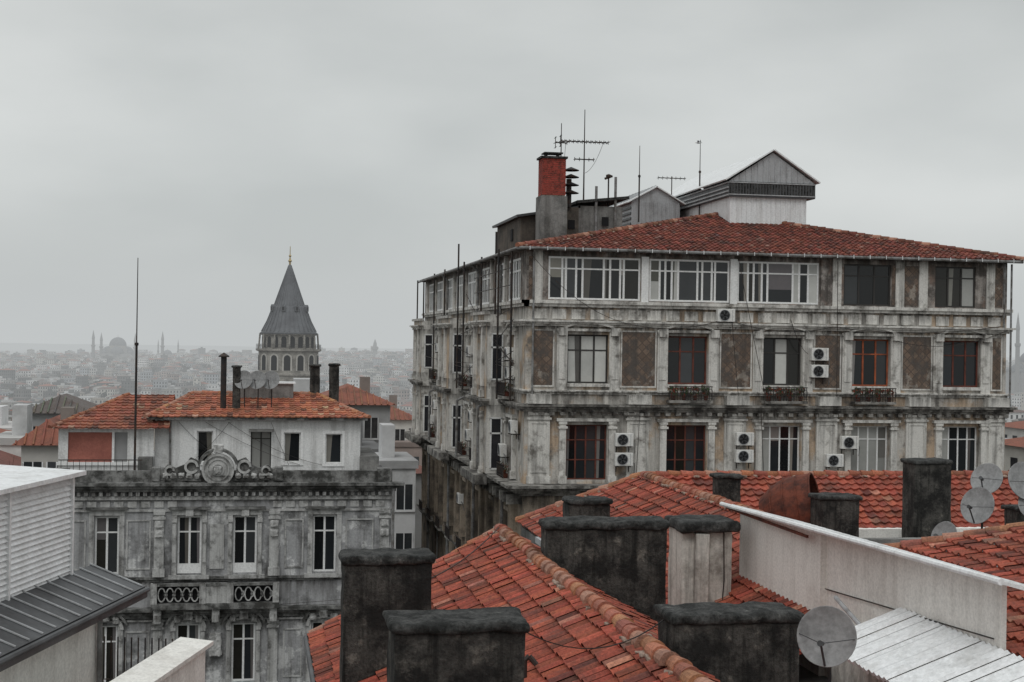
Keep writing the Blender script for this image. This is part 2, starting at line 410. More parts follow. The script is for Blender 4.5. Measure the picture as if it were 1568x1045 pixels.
for it in range(700):
    yy=math.sqrt(U(150**2,2900**2)); rt=U(-.24,.17) if random.random()<.8 else U(.54,.66); xx=rt*yy; g=terr(xx,yy)
    for k in range(3):
        cx,cy,cz=xx+U(-6,6),yy+U(-5,5),g+U(6,14)
        c=random.choice([(.045,.05,.037),(.03,.035,.027),(.06,.048,.04)])
        for q in range(16):
            dv=Vector((U(-1,1),U(-1,1),U(-.8,.9)))*U(2,4.2); s=U(.8,1.8); p=Vector((cx,cy,cz))+dv
            a=Vector((U(-1,1),U(-1,1),U(-1,1))).normalized()*s; b=a.orthogonal().normalized()*s
            kk=U(.6,1.4)
            m.add('t','foliage',[p-a,p+b,p+a,p-b],[(0,1,2,3)],(c[0]*kk,c[1]*kk,c[2]*kk))
m.finish('distant_trees',True)

def mosque(name,cx,cy,gz,s,mins):
    m=M()
    box(m,'hall','city',cx-22*s,cx+22*s,cy-20*s,cy+20*s,gz-8,gz+17*s,(.26,.255,.25))
    box(m,'hall','city',cx-15*s,cx+15*s,cy-14*s,cy+14*s,gz+17*s,gz+25*s,(.24,.235,.23))
    def dome(x,y,z,r): revolve(m,'domes','tower_lead',(x,y,z),[(r*math.cos(a*math.pi/16),r*math.sin(a*math.pi/16)) for a in range(9)],24)
    revolve(m,'domes','tower_stone',(cx,cy,gz+25*s),[(13*s,0),(13*s,4*s)],24)
    dome(cx,cy,gz+29*s,13*s)
    for a,b in((0,-13),(0,13),(-14,0),(14,0)): dome(cx+a*s,cy+b*s,gz+18*s,10*s)
    for a in(-19,19):
        for b in(-15,0,15): dome(cx+a*s,cy+b*s,gz+17*s,4.5*s)
    tube(m,'finial','gold',(cx,cy,gz+41*s),(cx,cy,gz+46*s),.4,.1)
    for a,b,h in mins:
        x,y=cx+a,cy+b
        revolve(m,'minarets','city',(x,y,gz-5),[(2.8*s,0),(2.4*s,h*.6),(3.3*s,h*.62),(3.3*s,h*.65),(2.1*s,h*.65),(2.0*s,h*.82),(2.4*s,h*.84),(.05,h+5)],12,(.2,.195,.19))
    m.finish(name,smooth=('domes',))
mosque('mosque',-227,2480,-50,1.1,[(-38,-20,58),(-30,28,54),(30,-20,54),(72,20,58)])
mosque('mosque',-150,2560,-50,.6,[(-16,0,44),(18,0,44)])
mosque('mosque',806,1380,-40,.9,[(-32,-30,78),(26,10,74)])
m=M(); revolve(m,'shaft','city',(208,2500,-45),[(5,0),(4,26),(6,27),(6,31),(3,31),(3,37),(.1,45)],12,(.2,.195,.19)); m.finish('fire_watch_tower',True)

# ---------------------------------------------------------------- medieval tower
m=M(); c=(9.2,394.7,0)
revolve(m,'shaft','tower_stone',c,[(8.9,-46),(8.25,-30),(8.15,-10.5),(8.5,-10.2),(8.5,-9.7),(8.1,-9.6),(8.1,-3.9),(8.9,-3.6),(8.9,-3.1),(7.2,-3.1),(7.2,.6),(7.9,.7),(7.9,1.1)],48)
revolve(m,'conical_roof','tower_lead',c,[(7.0,.9),(8.15,.95),(7.4,1.6),(6.0,4.4),(4.5,8.3),(4.15,8.7),(.3,20.0),(.05,20.3)],32)
for i in range(32):
    t=2*math.pi*i/32; cs,sn=math.cos(t),math.sin(t)
    path(m,'roof_seams','tower_lead',[(c[0]+r*cs,c[1]+r*sn,z) for r,z in((7.5,1.65),(6.05,4.45),(4.55,8.35))],.12,4)
    path(m,'roof_seams','tower_lead',[(c[0]+r*cs,c[1]+r*sn,z) for r,z in((4.2,8.8),(.4,19.8))],.09,4)
for a in (-1.9,-1.2,-.45,.3,-2.7):
    cs,sn=math.cos(a),math.sin(a); p=Vector((c[0]+4.9*cs,c[1]+4.9*sn,7.2)); tx=Vector((-sn,cs,0)); o=Vector((cs,sn,0))
    vs=[p-tx*.55+o*.5,p+tx*.55+o*.5,p+tx*.55+o*.5+Vector((0,0,1.2)),p+o*.5+Vector((0,0,1.8)),p-tx*.55+o*.5+Vector((0,0,1.2))]
    bk=[v-o*1.3 for v in vs]
    m.add('dormers','tower_lead',vs+bk,[(0,1,2,3,4)]+[(i,5+i,5+(i+1)%5,(i+1)%5) for i in range(5)])
    m.add('dormers','dark_opening',[p-tx*.3+o*.53+Vector((0,0,.2)),p+tx*.3+o*.53+Vector((0,0,.2)),p+tx*.3+o*.53+Vector((0,0,1.1)),p-tx*.3+o*.53+Vector((0,0,1.1))],[(0,1,2,3)])
def rarch(R,a,z0,z1,w,mt,part,off,col=None):
    cs,sn=math.cos(a),math.sin(a); tx=Vector((-sn,cs,0)); o=Vector((cs,sn,0))*(R+off)+Vector(c)
    hw=w/2; pts=[(-hw,z0),(hw,z0),(hw,z1-hw)]+[(hw*math.cos(t*math.pi/8),z1-hw+hw*math.sin(t*math.pi/8)) for t in range(1,8)]+[(-hw,z1-hw)]
    m.add(part,mt,[o+tx*x+Vector((0,0,z)) for x,z in pts],[tuple(range(len(pts)))],col)
for i in range(14):
    a=2*math.pi*(i+.35)/14
    rarch(8.05,a,-9.0,-4.3,2.6,'city','arch_surrounds',.06,(.5,.48,.44)); rarch(8.05,a,-8.9,-4.75,1.75,'dark_opening','arched_windows',.12)
for i in range(20):
    a=2*math.pi*(i+.35)/20
    rarch(7.15,a,-2.7,.3,1.35,'dark_opening','gallery_windows',.1)
for i in range(24):
    a=2*math.pi*i/24; tube(m,'gallery_railing','iron',(c[0]+8.75*math.cos(a),c[1]+8.75*math.sin(a),-3.1),(c[0]+8.75*math.cos(a),c[1]+8.75*math.sin(a),-1.9),.07,n=4)
    a2=2*math.pi*(i+1)/24
    for z in(-1.9,-2.3,-2.7): tube(m,'gallery_railing','iron',(c[0]+8.75*math.cos(a),c[1]+8.75*math.sin(a),z),(c[0]+8.75*math.cos(a2),c[1]+8.75*math.sin(a2),z),.06,n=4)
    if i%2==0: tube(m,'gallery_posts','tower_stone',(c[0]+8.1*math.cos(a),c[1]+8.1*math.sin(a),-3.1),(c[0]+7.8*math.cos(a),c[1]+7.8*math.sin(a),.8),.25,n=6)
for z in(-14,-19,-24,-30,-36):
    for i in range(8):
        a=2*math.pi*(i+.6+z*.1)/8; rarch(8.3,a,z,z+1.8,.9,'dark_opening','slit_windows',.1)
revolve(m,'finial','gold',c,[(.28,19.9),(.28,20.6),(.55,21),(.28,21.4),(.15,22),(.4,22.4),(.12,22.8),(.09,25)],10)
m.finish('medieval_stone_tower',smooth=('conical_roof',))

# ---------------------------------------------------------------- main building
m=M(); X0,Y0,WD,DP=12.2,63.85,23.8,39.5
TF=lambda u,d,z:(X0+u,Y0+d,z)
TS=lambda u,d,z:(X0+d,Y0+u,z)
def balconette(m,uc,w,z,d,plants=True):
    box(m,'balconies','cornice_dirty',uc-w/2,uc+w/2,d-.5,d,z-.12,z)
    for i in range(int(w/.13)+1):
        u=uc-w/2+.04+i*(w-.08)/int(w/.13); box(m,'balcony_railings','iron',u-.012,u+.012,d-.47,d-.446,z,z+.62)
    box(m,'balcony_railings','iron',uc-w/2,uc+w/2,d-.48,d-.44,z+.62,z+.66)
    box(m,'balcony_railings','iron',uc-w/2,uc+w/2,d-.48,d-.44,z+.08,z+.11)
    for i in range(int(w/.3)): arc(m,'balcony_railings','iron',uc-w/2+.2+i*.3,z+.36,.1,.16,0,360,.02,d-.465,d-.45,10)
    if plants:
        for i in range(4):
            u=uc-w/2+.25+i*w/4; tube(m,'flower_pots','rust',(u,d-.3,z),(u,d-.3,z+.22),.09,.12)
            for q in range(26):
                a=Vector((u+U(-.17,.17),d-.3+U(-.14,.14),z+.2+U(0,.38))); s=U(.03,.08)
                m.add('pot_plants','foliage',[a,a+Vector((s,0,s)),a+Vector((0,s,2*s)),a+Vector((-s,0,s))],[(0,1,2,3)],random.choice([(.05,.08,.035),(.07,.07,.04),(.2,.05,.03)]))
def pilaster(m,u0,u1,z0,z1,d,part='pilasters',mt='trim_main',proud=.14):
    box(m,part,mt,u0,u1,d-proud,d,z0,z1)
    box(m,part,mt,u0-.06,u1+.06,d-proud-.08,d,z1-.32,z1-.22); box(m,part,mt,u0-.04,u1+.04,d-proud-.05,d-.01,z1-.12,z1-.003)
    box(m,part,mt,u0-.05,u1+.05,d-proud-.07,d,z0+.003,z0+.35)
    if u1-u0>.6:
        for (a,b,cc,e) in((u0+.1,u1-.1,z1-.5,z1-.44),(u0+.1,u1-.1,z0+.5,z0+.56),(u0+.1,u0+.15,z0+.56,z1-.5),(u1-.15,u1-.1,z0+.56,z1-.5)):
            box(m,part,mt,a,b,d-proud-.035,d-proud,cc,e)
def mid_bay(m,uc,d,hw=.97,fm=None):
    fm=fm or random.choice(['window_frame_white','window_frame_dark','window_frame_brown','window_frame_white'])
    window(m,uc-hw,uc+hw,-1.9,.35,d+.2,3 if hw>.7 else 2,(.68,),fm,.075,.12)
    for s in(-1,1):
        a=uc+s*(hw+.27); box(m,'window_surrounds','trim_main',a-.25,a+.25,d-.1,d,-2.2,.5)
        box(m,'window_surrounds','trim_main',a-.16,a+.16,d-.14,d-.1,-1.7,.2)
        box(m,'window_surrounds','trim_main',a-.2,a+.2,d-.3,d-.003,.3,.66)
    box(m,'window_surrounds','trim_main',uc-hw-.55,uc+hw+.55,d-.16,d-.004,.5,.62)
    arc(m,'window_surrounds','trim_main',uc,.22,hw+.5,.62,20,160,.1,d-.22,d,12)
    box(m,'window_surrounds','trim_main',uc-hw-.05,uc+hw+.05,d-.14,d,-2.05,-1.9)
def low_bay(m,uc,d,hw=.97,z0=-6.35,z1=-3.8,fm=None):
    fm=fm or random.choice(['window_frame_white','window_frame_brown','window_frame_brown','window_frame_white'])
    window(m,uc-hw,uc+hw,z0,z1,d+.22,4 if hw>.7 else 2,(.36,.72) if fm=='window_frame_brown' else (.75,),fm,.065,.2)
    for s in(-1,1): pilaster(m,uc+s*(hw+.2)-.15,uc+s*(hw+.2)+.15,-6.5,z1+.15,d,'window_surrounds',proud=.18)
    box(m,'window_surrounds','trim_main',uc-hw-.5,uc+hw+.5,d-.24,d-.002,z1+.16,z1+.3)
def cornice(m,u0,u1,d,z0,z1,out,mt='trim_main',steps=3,part='cornices'):
    for i in range(steps):
        a=z0+(z1-z0)*i/steps; b=z0+(z1-z0)*(i+1)/steps; o=out*(i+1)/steps
        box(m,part,mt,u0-o,u1+o,d-o,d+.1,a+(.002 if i else 0),b)
m.T=TF
C=[2.92,7.7,12.35,16.8,21.45]
tops=[(1.0,5.35,'w'),(5.78,9.67,'w'),(10.06,14.1,'w'),(15.36,17.76,'d'),(18.5,19.0,'x'),(20.04,22.15,'d')]
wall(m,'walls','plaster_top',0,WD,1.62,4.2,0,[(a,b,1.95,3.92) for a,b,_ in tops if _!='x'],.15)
mids=[(.15,.19,.30,.37,.60,.67,.78,.82),(.13,.2,.28,.36,.6,.66,.78,.82),(.13,.2,.3,.37,.68,.76,.87),(.33,.66),(.5,),(.33,.66)]
for (a,b,k),md in zip(tops,mids):
    if k=='w': window(m,a,b,1.95,3.92,.02,0,(.72,),'window_frame_white',.085,.07,md)
    elif k=='d': window(m,a,b,1.95,3.92,.08,0,(.72,),'window_frame_dark',.08,.05,md)
for u in(5.56,9.86): box(m,'window_frames','window_frame_white',u-.17,u+.17,-.1,0,1.9,4.0)
for u in(14.35,): box(m,'pilasters','plaster_top',u-.17,u+.17,-.12,0,1.9,4.18)
for u in(15.0,18.2,19.4,22.9,.5): box(m,'pilasters','trim_main',u-.22,u+.22,-.08,0,1.64,4.18)
for a,b in((18.45,19.15),(23.15,23.55),(.08,.25),(17.8,17.97)): box(m,'wall_panels','panel_brown',a,b,-.03,0,2.0,3.9)
wall(m,'walls','plaster_main',0,WD,-3.2,1.62,0,[(c_-.97,c_+.97,-1.9,.35) for c_ in C],.25)
wall(m,'walls','plaster_main',0,WD,-7.0,-3.2,0,[(c_-.97,c_+.97,-6.35,-3.8) for c_ in C],.28)
lowC=[(-11.4,-8.2),(-15.8,-12.6),(-20.5,-17.3)]
wall(m,'walls','plaster_side_low',0,WD,-21.5,-7.0,0,[(c_-.97,c_+.97,a,b) for c_ in C for a,b in lowC],.28)
for c_ in C:
    for a,b in lowC: window(m,c_-.97,c_+.97,a,b,.2,3,(.7,),'window_frame_brown')
for i,c_ in enumerate(C):
    mid_bay(m,c_,0,fm=['window_frame_dark','window_frame_brown','window_frame_dark','window_frame_orange','window_frame_brown'][i]); low_bay(m,c_,0,fm=['window_frame_brown','window_frame_brown','window_frame_white','window_frame_white','window_frame_white'][i])
edges=[0.0]+[ (C[i]+C[i+1])/2 for i in range(4)]+[WD]
pan=[(.35,1.25)]+[(C[i]+1.6,C[i+1]-1.6) for i in range(4)]+[(C[4]+1.6,WD-.3)]
for a,b in pan:
    box(m,'wall_panels','panel_brown',a,b,-.045,0,-2.0,.5)
    for (x0,x1,z0,z1) in((a-.07,b+.07,.5,.57),(a-.07,b+.07,-2.07,-2.0),(a-.07,a,-2,.5),(b,b+.07,-2,.5)): box(m,'wall_panels','trim_main',x0,x1,-.07,0,z0,z1)
for e in edges[1:-1]: pilaster(m,e-.52,e+.52,-6.5,-3.25,0)
pilaster(m,.15,1.15,-6.5,-3.25,0); pilaster(m,WD-1.05,WD-.1,-6.5,-3.25,0)
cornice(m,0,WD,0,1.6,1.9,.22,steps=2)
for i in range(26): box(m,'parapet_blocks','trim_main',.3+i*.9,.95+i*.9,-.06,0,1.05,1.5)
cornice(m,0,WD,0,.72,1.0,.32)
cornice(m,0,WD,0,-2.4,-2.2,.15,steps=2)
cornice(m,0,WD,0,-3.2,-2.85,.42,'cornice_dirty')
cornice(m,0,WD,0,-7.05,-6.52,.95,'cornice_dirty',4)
for e in edges: 
    uu=min(max(e,.6),WD-.6); box(m,'consoles','trim_main',uu-.55,uu+.55,-.5,0,-2.83,-2.4)
for i in range(48): box(m,'dentils','cornice_dirty',.1+i*.5,.32+i*.5,-.3,0,-3.36,-3.21)
for i,c_ in enumerate(C):
    if i in(1,2,3): balconette(m,c_,2.1,-2.62,-.1)
m.T=TS
CS=[3.2,7.4,12.2,16.8,21.6,26.3,31,35.6]; bays=[(5.2,9.6),(19.0,24.2),(33.2,38)]
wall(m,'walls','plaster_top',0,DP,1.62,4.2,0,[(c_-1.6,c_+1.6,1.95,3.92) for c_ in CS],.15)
for i,c_ in enumerate(CS): window(m,c_-1.6,c_+1.6,1.95,3.92,.02,5,(.7,),'window_frame_white',.11,.2); box(m,'pilasters','trim_main',c_+1.9,c_+2.25,-.14,0,1.92,4.18)
inb=lambda c_:any(a<c_<b for a,b in bays)
flat=[c_ for c_ in CS if not inb(c_)]
wall(m,'walls','plaster_main',0,DP,-7.0,1.62,0,[(c_-.75,c_+.75,-1.9,.35) for c_ in flat]+[(c_-.75,c_+.75,-6.35,-3.8) for c_ in flat],.25)
wall(m,'walls','plaster_side_low',0,DP,-21.5,-7.0,0,[(c_-.8,c_+.8,a,b) for c_ in CS for a,b in lowC],.3)
for c_ in CS:
    for a,b in lowC: window(m,c_-.8,c_+.8,a,b,.12,2,(.75,),'window_frame_white',.1)
    balconette(m,c_,2.0,-11.95,-.1,False)
    for s in(-1.3,1.3): pilaster(m,c_+s-.32,c_+s+.32,-12,-7.1,0,'pilasters','plaster_side_low',.3)
    box(m,'pilasters','plaster_side_low',c_-1,c_+1,-.25,0,-8.1,-7.9)
cornice(m,0,DP,0,-12.4,-12.0,.35,'cornice_dirty')
for c_ in flat: mid_bay(m,c_,0,.75); low_bay(m,c_,0,.75); balconette(m,c_,1.9,-2.62,-.1); balconette(m,c_,1.9,-6.5,-.1)
for i in range(len(CS)-1):
    e=(CS[i]+CS[i+1])/2
    if not any(a-.6<e<b+.6 for a,b in bays): box(m,'wall_panels','panel_brown',e-.6,e+.6,-.045,0,-2,.5); pilaster(m,e-.4,e+.4,-6.5,-3.25,0)
for a,b in bays:
    cc=(a+b)/2; d=-.95
    for (z0,z1,wz0,wz1) in((-7,-3.2,-6.3,-3.8),(-3.2,1.3,-1.9,.35)):
        wall(m,'bay_windows','plaster_main',a,b,z0,z1,d,[(cc-.8,cc+.8,wz0,wz1)],.2)
        window(m,cc-.8,cc+.8,wz0,wz1,d+.14,3,(.7,))
        for u in(a,b): box(m,'bay_windows','trim_main',u-.06,u+.06,d+.01,0,z0,z1)
        for s in(-1,1): pilaster(m,cc+s*1.25-.22,cc+s*1.25+.22,z0+.4,z1-.3,d,'window_surrounds')
        m.add('window_panes','window_glass',[(a-.075,d+.25,wz0),(a-.075,-.2,wz0),(a-.075,-.2,wz1),(a-.075,d+.25,wz1)],[(0,1,2,3)],(.03,.03,.035))
        for q0,q1 in((d+.2,d+.27),(-.23,-.16)): box(m,'window_frames','window_frame_white',a-.11,a-.078,q0,q1,wz0,wz1)
        for q in(wz0,wz1,wz0+(wz1-wz0)*.7): box(m,'window_frames','window_frame_white',a-.11,a-.078,d+.2,-.16,q-.04,q+.04)
    cornice(m,a,b,d,-3.2,-2.85,.35,'cornice_dirty'); cornice(m,a,b,d,.75,1.0,.3); cornice(m,a,b,d,1.3,1.45,.15,steps=1)
cornice(m,0,DP,0,1.6,1.9,.22,steps=2); cornice(m,0,DP,0,.722,1.002,.3); cornice(m,0,DP,0,-2.4,-2.202,.13,steps=2)
cornice(m,.45,DP,0,-3.198,-2.852,.40,'cornice_dirty'); cornice(m,1,DP,0,-7.048,-6.522,.95,'cornice_dirty',4)
for a,b in bays: box(m,'cornices','cornice_dirty',a-.3,b+.3,-1.5,-.9,-7.046,-6.6)
for i in range(40): box(m,'consoles','cornice_dirty',.4+i*.98,.62+i*.98,-.7,0,-7.5,-7.06)
m.T=None
box(m,'walls','plaster_main',X0+.4,X0+WD-.003,Y0+.5,Y0+DP-.01,-21.5,4.15)
box(m,'eaves','cornice_dirty',X0-.45,X0+WD+.45,Y0-.5,Y0+.2,4.2,4.27); box(m,'eaves','cornice_dirty',X0-.45,X0+.2,Y0+.2,Y0+DP+.3,4.2,4.27)
tube(m,'gutters','pipe_grey',(X0-.5,Y0-.56,4.24),(X0+WD+.5,Y0-.56,4.2),.075); tube(m,'gutters','pipe_grey',(X0-.52,Y0-.5,4.24),(X0-.52,Y0+DP,4.18),.075)
for i in range(30): tube(m,'gutters','metal_white',(X0+i*.82,Y0-.62,4.15),(X0+i*.82,Y0-.62,4.32),.025,n=4)
zr=6.85; AP=(24.1,72.2); E0=Y0-.55; Lr=math.hypot(AP[1]-E0,zr-4.3); Wr=WD+1.1; ul=AP[0]-(X0-.55)
def ins(u,v):
    t=v/Lr; return ul*t<=u<=Wr-(Wr-ul)*t
tiles(m,'roof','roof_tile_old',(X0-.55,E0,4.27),(1,0,0),(0,AP[1]-E0,zr-4.3),Wr,Lr,ins,cw=.26,ch=.36,amp=.045,step=.05,seg=4,base=(.25,.075,.053),var=.32)
xr=X0+WD+.55; xl=X0-.55; yb=Y0+DP+.3
poly(m,'roof','roof_tile_old',[(xl,E0,4.28),(AP[0],AP[1],zr),(AP[0],95,zr),(xl,yb,4.28)],(.2,.06,.04))
poly(m,'roof','roof_tile_old',[(xr,E0,4.28),(AP[0],AP[1],zr),(AP[0],95,zr),(xr,yb,4.28)],(.2,.06,.04))
ridge(m,'roof_ridges','roof_tile_old',(xl,E0,4.34),(AP[0],AP[1],zr+.05),.13,.4,(.3,.11,.08)); ridge(m,'roof_ridges','roof_tile_old',(xr,E0,4.34),(AP[0],AP[1],zr+.05),.13,.4,(.24,.08,.06))
ridge(m,'roof_ridges','roof_tile_old',(AP[0],AP[1],zr+.05),(AP[0],95,zr+.05),.13,.4,(.24,.08,.06),False)
for x,z0,z1 in((X0+.28,-3,4.1),(X0+WD-.25,.9,4.1),(X0+WD+.12,-2.8,4.1)): tube(m,'downpipes','pipe_grey',(x,Y0-.2,z0),(x,Y0-.2,z1),.05)
for y,o,z1 in((65,.5,4.3),(67.5,.7,4.4),(69.5,.5,5.4),(74,.5,4.4),(79,.7,4.4),(82,.6,5.6),(88,.6,4.4),(94,.5,4.4),(100,.5,4.3),(103,.6,4.3)): tube(m,'downpipes','iron',(X0-o,y,-2.8),(X0-o,y,z1),.05)
for z in(2.6,3.4): tube(m,'downpipes','iron',(X0-.55,65,z),(X0-.55,76,z-.05),.025,n=4)
for y in(70,77.5,90): path(m,'downpipes','pipe_grey',[(X0-.55,y,4.2),(X0-.15,y,3.8),(X0-.15,y,-2.8),(X0-1.2,y,-3.3),(X0-1.2,y,-6.4)],.07)
for y in(67,76,86,96): path(m,'downpipes','pipe_grey',[(X0-.45,y,-7.1),(X0-.45,y,-21)],.08)
F=lambda u,z,o=-.35:(X0+u,Y0+o,z)
for a,b,s in((F(10,3.9),F(11.5,-2.9),.05),(F(11.2,-3.1),F(11.4,-6.5),.02),(F(14.9,4.0),F(14.95,-3),.03),(F(0.1,3.9,-.6),F(4.6,.9),.5),(F(4.6,.9),F(9.4,1.2),.35),(F(9.4,1.2),F(14.7,.9),.4),(F(14.7,.9),F(23.5,1.1),.3),(F(7.8,-3.3),F(15,-3.4),.15),(F(12.6,1.2),F(13.5,-.4),.3),(F(17.8,.3),F(23.7,.9),.5),(F(2,-3.0),F(8,-3.3,-.5),.2),(F(9.7,1.2),F(10.1,-2.6),.1),(F(5.3,-2.9,-.5),F(5.2,-6.5,-.3),.05)):
    cable(m,'cables','iron',a,b,s,.016)
for q in range(8): cable(m,'cables','iron',(X0-.5,64+q*.1,U(-3,3)),(X0-.7,74+q*4,U(-4,3)),U(.2,.6),.018)
m.finish('apartment_building')

# rooftop lantern
m=M(); LX0,LX1,LY0,LY1=23.95,28.4,70,84
box(m,'walls','metal_white',LX0+.05,LX1-.25,LY0+.15,LY1,5.2,7.62)
for i in range(16): box(m,'cladding_ribs','metal_white',LX0+.15+i*.265,LX0+.19+i*.265,LY0+.11,LY0+.149,5.6,7.6)
box(m,'fascia','metal_dark',LX0-.1,LX1+.15,LY0-.05,LY1,7.62,8.4)
for z in (7.7,8.32): box(m,'fascia','metal_grey',LX0-.1,LX1+.15,LY0-.09,LY0-.051,z,z+.05)
for i in range(30): box(m,'fascia','chimney_cap',LX0-.05+i*.155,LX0+.02+i*.155,LY0-.075,LY0-.051,7.76,8.31)
for z in (7.66,7.85,8.05,8.3): box(m,'fascia','metal_grey',LX0-.16,LX0-.101,LY0-.05,LY1,z,z+.07)
gx=(LX0+LX1)/2
m.add('gable','metal_grey',[(LX0-.1,LY0,8.4),(LX1+.15,LY0,8.4),(gx+.05,LY0,9.95),(LX0-.1,LY1,8.4),(LX1+.15,LY1,8.4),(gx+.05,LY1,9.95)],[(0,1,2),(3,5,4)])
for i in range(1,15):
    x=LX0-.1+i*(LX1-LX0+.25)/15; f=1-abs(x-gx-.05)/((LX1-LX0+.25)/2); box(m,'gable','metal_grey',x-.02,x+.02,LY0-.04,LY0-.002,8.42,8.4+1.5*f)
for s,x1 in((-1,LX0-.3),(1,LX1+.35)):
    vs=[(gx+.05,LY0-.2,10.05),(gx+.05,LY1,10.05),(x1,LY1,8.42),(x1,LY0-.2,8.42)]
    if s<0: vs=vs[::-1]
    slab(m,'roof','metal_white',vs,.07)
    for i in range(24):
        y=LY0+i*.6; tube(m,'roof_seams','metal_white',(gx+.05,y,10.09),(x1,y,8.46),.025,n=4)
m.finish('rooftop_lantern')
m=M()
def shed(m,x0,x1,y0,y1,z0,ze,zrg):
    box(m,'walls','metal_grey',x0,x1,y0,y1,z0,ze); g=(x0+x1)/2
    m.add('gable','metal_grey',[(x0,y0,ze),(x1,y0,ze),(g,y0,zrg)],[(0,1,2)])
    for i in range(12): x=x0+.1+i*(x1-x0)/12; box(m,'cladding_ribs','metal_grey',x,x+.05,y0-.05,y0-.002,z0,ze)
    slab(m,'roof','metal_white',[(x0-.3,y0-.2,ze-.05),(x0-.3,y1,ze-.05),(g,y1,zrg+.05),(g,y0-.2,zrg+.05)][::-1],.06); slab(m,'roof','metal_white',[(g,y0-.2,zrg+.05),(g,y1,zrg+.05),(x1+.3,y1,ze-.05),(x1+.3,y0-.2,ze-.05)][::-1],.06)
    for i in range(int((y1-y0)/.7)): tube(m,'roof','metal_grey',(x0-.3,y0+i*.7,ze-.0),(g,y0+i*.7,zrg+.1),.025,n=4)
shed(m,20.6,23.4,77,92,5.6,7.9,8.75)
for z in (6.6,6.9,7.2,7.5): box(m,'louvres','metal_dark',20.52,20.59,77,92,z,z+.12)
m.finish('rooftop_shed')
m=M()
box(m,'block','brown_render',13.1,16.0,70.5,77.5,4.4,6.35); box(m,'block','grey_render',16.0,18.3,70.2,76.5,4.6,6.9)
slab(m,'coping','metal_dark',[(12.85,70.2,6.35),(16.1,70.2,6.9),(16.1,77.8,6.9),(12.85,77.8,6.35)],.12)
slab(m,'coping','chimney_cap',[(15.9,70,7.15),(18.6,70,7.45),(18.6,76.8,7.45),(15.9,76.8,7.15)],.14)
box(m,'block','brown_render',15.2,16.0,70.1,70.49,5,6.8)
for x,z in((15.45,5.7),(17.2,5.9)): box(m,'openings','dark_opening',x,x+.35,70.05,70.09,z,z+.45)
box(m,'openings','dark_opening',13.05,13.09,72.5,73.1,5.2,5.8)
for x in(16.9,17.9): tube(m,'vents','pipe_grey',(x,70.1,5),(x,70.1,7.9 if x<17 else 8.4),.07)
m.finish('stairwell_block')
m=M()
rbox(m,'base','grey_render',(13.75,68.7,4.3),(15.1,69.9,7.2),.2,.01)
box(m,'stack','mortar',13.87,14.99,68.81,69.79,7.2,9.05)
for k in range(19):
    z=7.25+k*.095; box(m,'brick_courses','red_brick',13.84,15.02,68.78,69.82,z,z+.08)
box(m,'cap','chimney_cap',13.75,15.1,68.7,69.9,9.06,9.16)
for x in(14.1,14.7): box(m,'cap','chimney_cap',x-.05,x+.05,69.1,69.5,9.16,9.32)
box(m,'cap','chimney_cap',13.95,14.9,68.9,69.7,9.32,9.38)
m.finish('brick_chimney')
m=M()
tube(m,'flue','iron',(15.45,70,6.8),(15.45,70,8.2),.14)
for z in(7.5,7.9,8.3,8.65): revolve(m,'cowl','iron',(15.55,70,z),[(.02,.16),(.42,0),(.40,-.03)],14)
m.finish('chimney_cowl')
def pole(name,x,y,z0,z1,r=.03): 
    m=M(); tube(m,'pole','iron',(x,y,z0),(x,y,z0+(z1-z0)*.6),r*1.4,n=8); tube(m,'tip','iron',(x,y,z0+(z1-z0)*.6),(x,y,z1),r*.8,r*.5,n=6); revolve(m,'collar','iron',(x,y,z0+(z1-z0)*.6),[(.02,-.08),(r*2.4,-.05),(r*2.4,.05),(.02,.08)],8); m.finish(name)
pole('lightning_rod',20.2,74,6.5,10.6); pole('lightning_rod',23.9,75,6.8,11.2)
def yagi(x,y,z0,z1,zb,L,ne):
    m=M(); tube(m,'mast','iron',(x,y,z0),(x,y,z1),.045,.02,8)
    for zz,l,nn,h in((zb,L,ne,.42),(zb-.9,L*.4,5,.2)):
        c0=x-l*.5; tube(m,'boom','iron',(c0,y,zz),(c0+l,y,zz),.03,n=6)
        for i in range(nn):
            xx=c0+l*i/(nn-1); tube(m,'elements','iron',(xx,y-h,zz),(xx,y+h,zz),.018,n=5); tube(m,'elements','iron',(xx,y,zz-.1),(xx,y,zz+.1),.018,n=5)
    for s in(-1,1): tube(m,'reflector','iron',(x-L*.5,y-.3,zb+s*.25),(x-L*.5,y+.3,zb+s*.25),.015,n=5); tube(m,'reflector','iron',(x-L*.5,y,zb),(x-L*.5,y,zb+s*.3),.02,n=5)
    cable(m,'cable','iron',(x+L*.4,y,zb),(x+.05,y,zb-1.6),.3,.012)
    m.finish('tv_antenna')
yagi(16.45,71,6.8,11.9,10.25,2.5,12); yagi(15.3,71.3,6.9,11.2,10.2,.6,3)
m=M(); tube(m,'mast','iron',(17.75,71,6.9),(17.75,71,8.5),.04); tube(m,'arm','iron',(17.55,71,8.4),(17.95,71,8.55),.06); revolve(m,'head','iron',(17.75,71,8.55),[(.02,.1),(.14,.05),(.14,-.05),(.02,-.1)],10); m.finish('tv_antenna')
m=M(); tube(m,'mast','iron',(23.2,78,8.4),(23.2,78,9.5),.03); tube(m,'boom','iron',(22.4,78,9.4),(24,78,9.4),.025)
for i in range(7): tube(m,'elements','iron',(22.4+i*.26,77.75,9.4),(22.4+i*.26,78.25,9.4),.015,n=4); tube(m,'elements','iron',(22.4+i*.26,78,9.3),(22.4+i*.26,78,9.5),.015,n=4)
m.finish('tv_antenna')

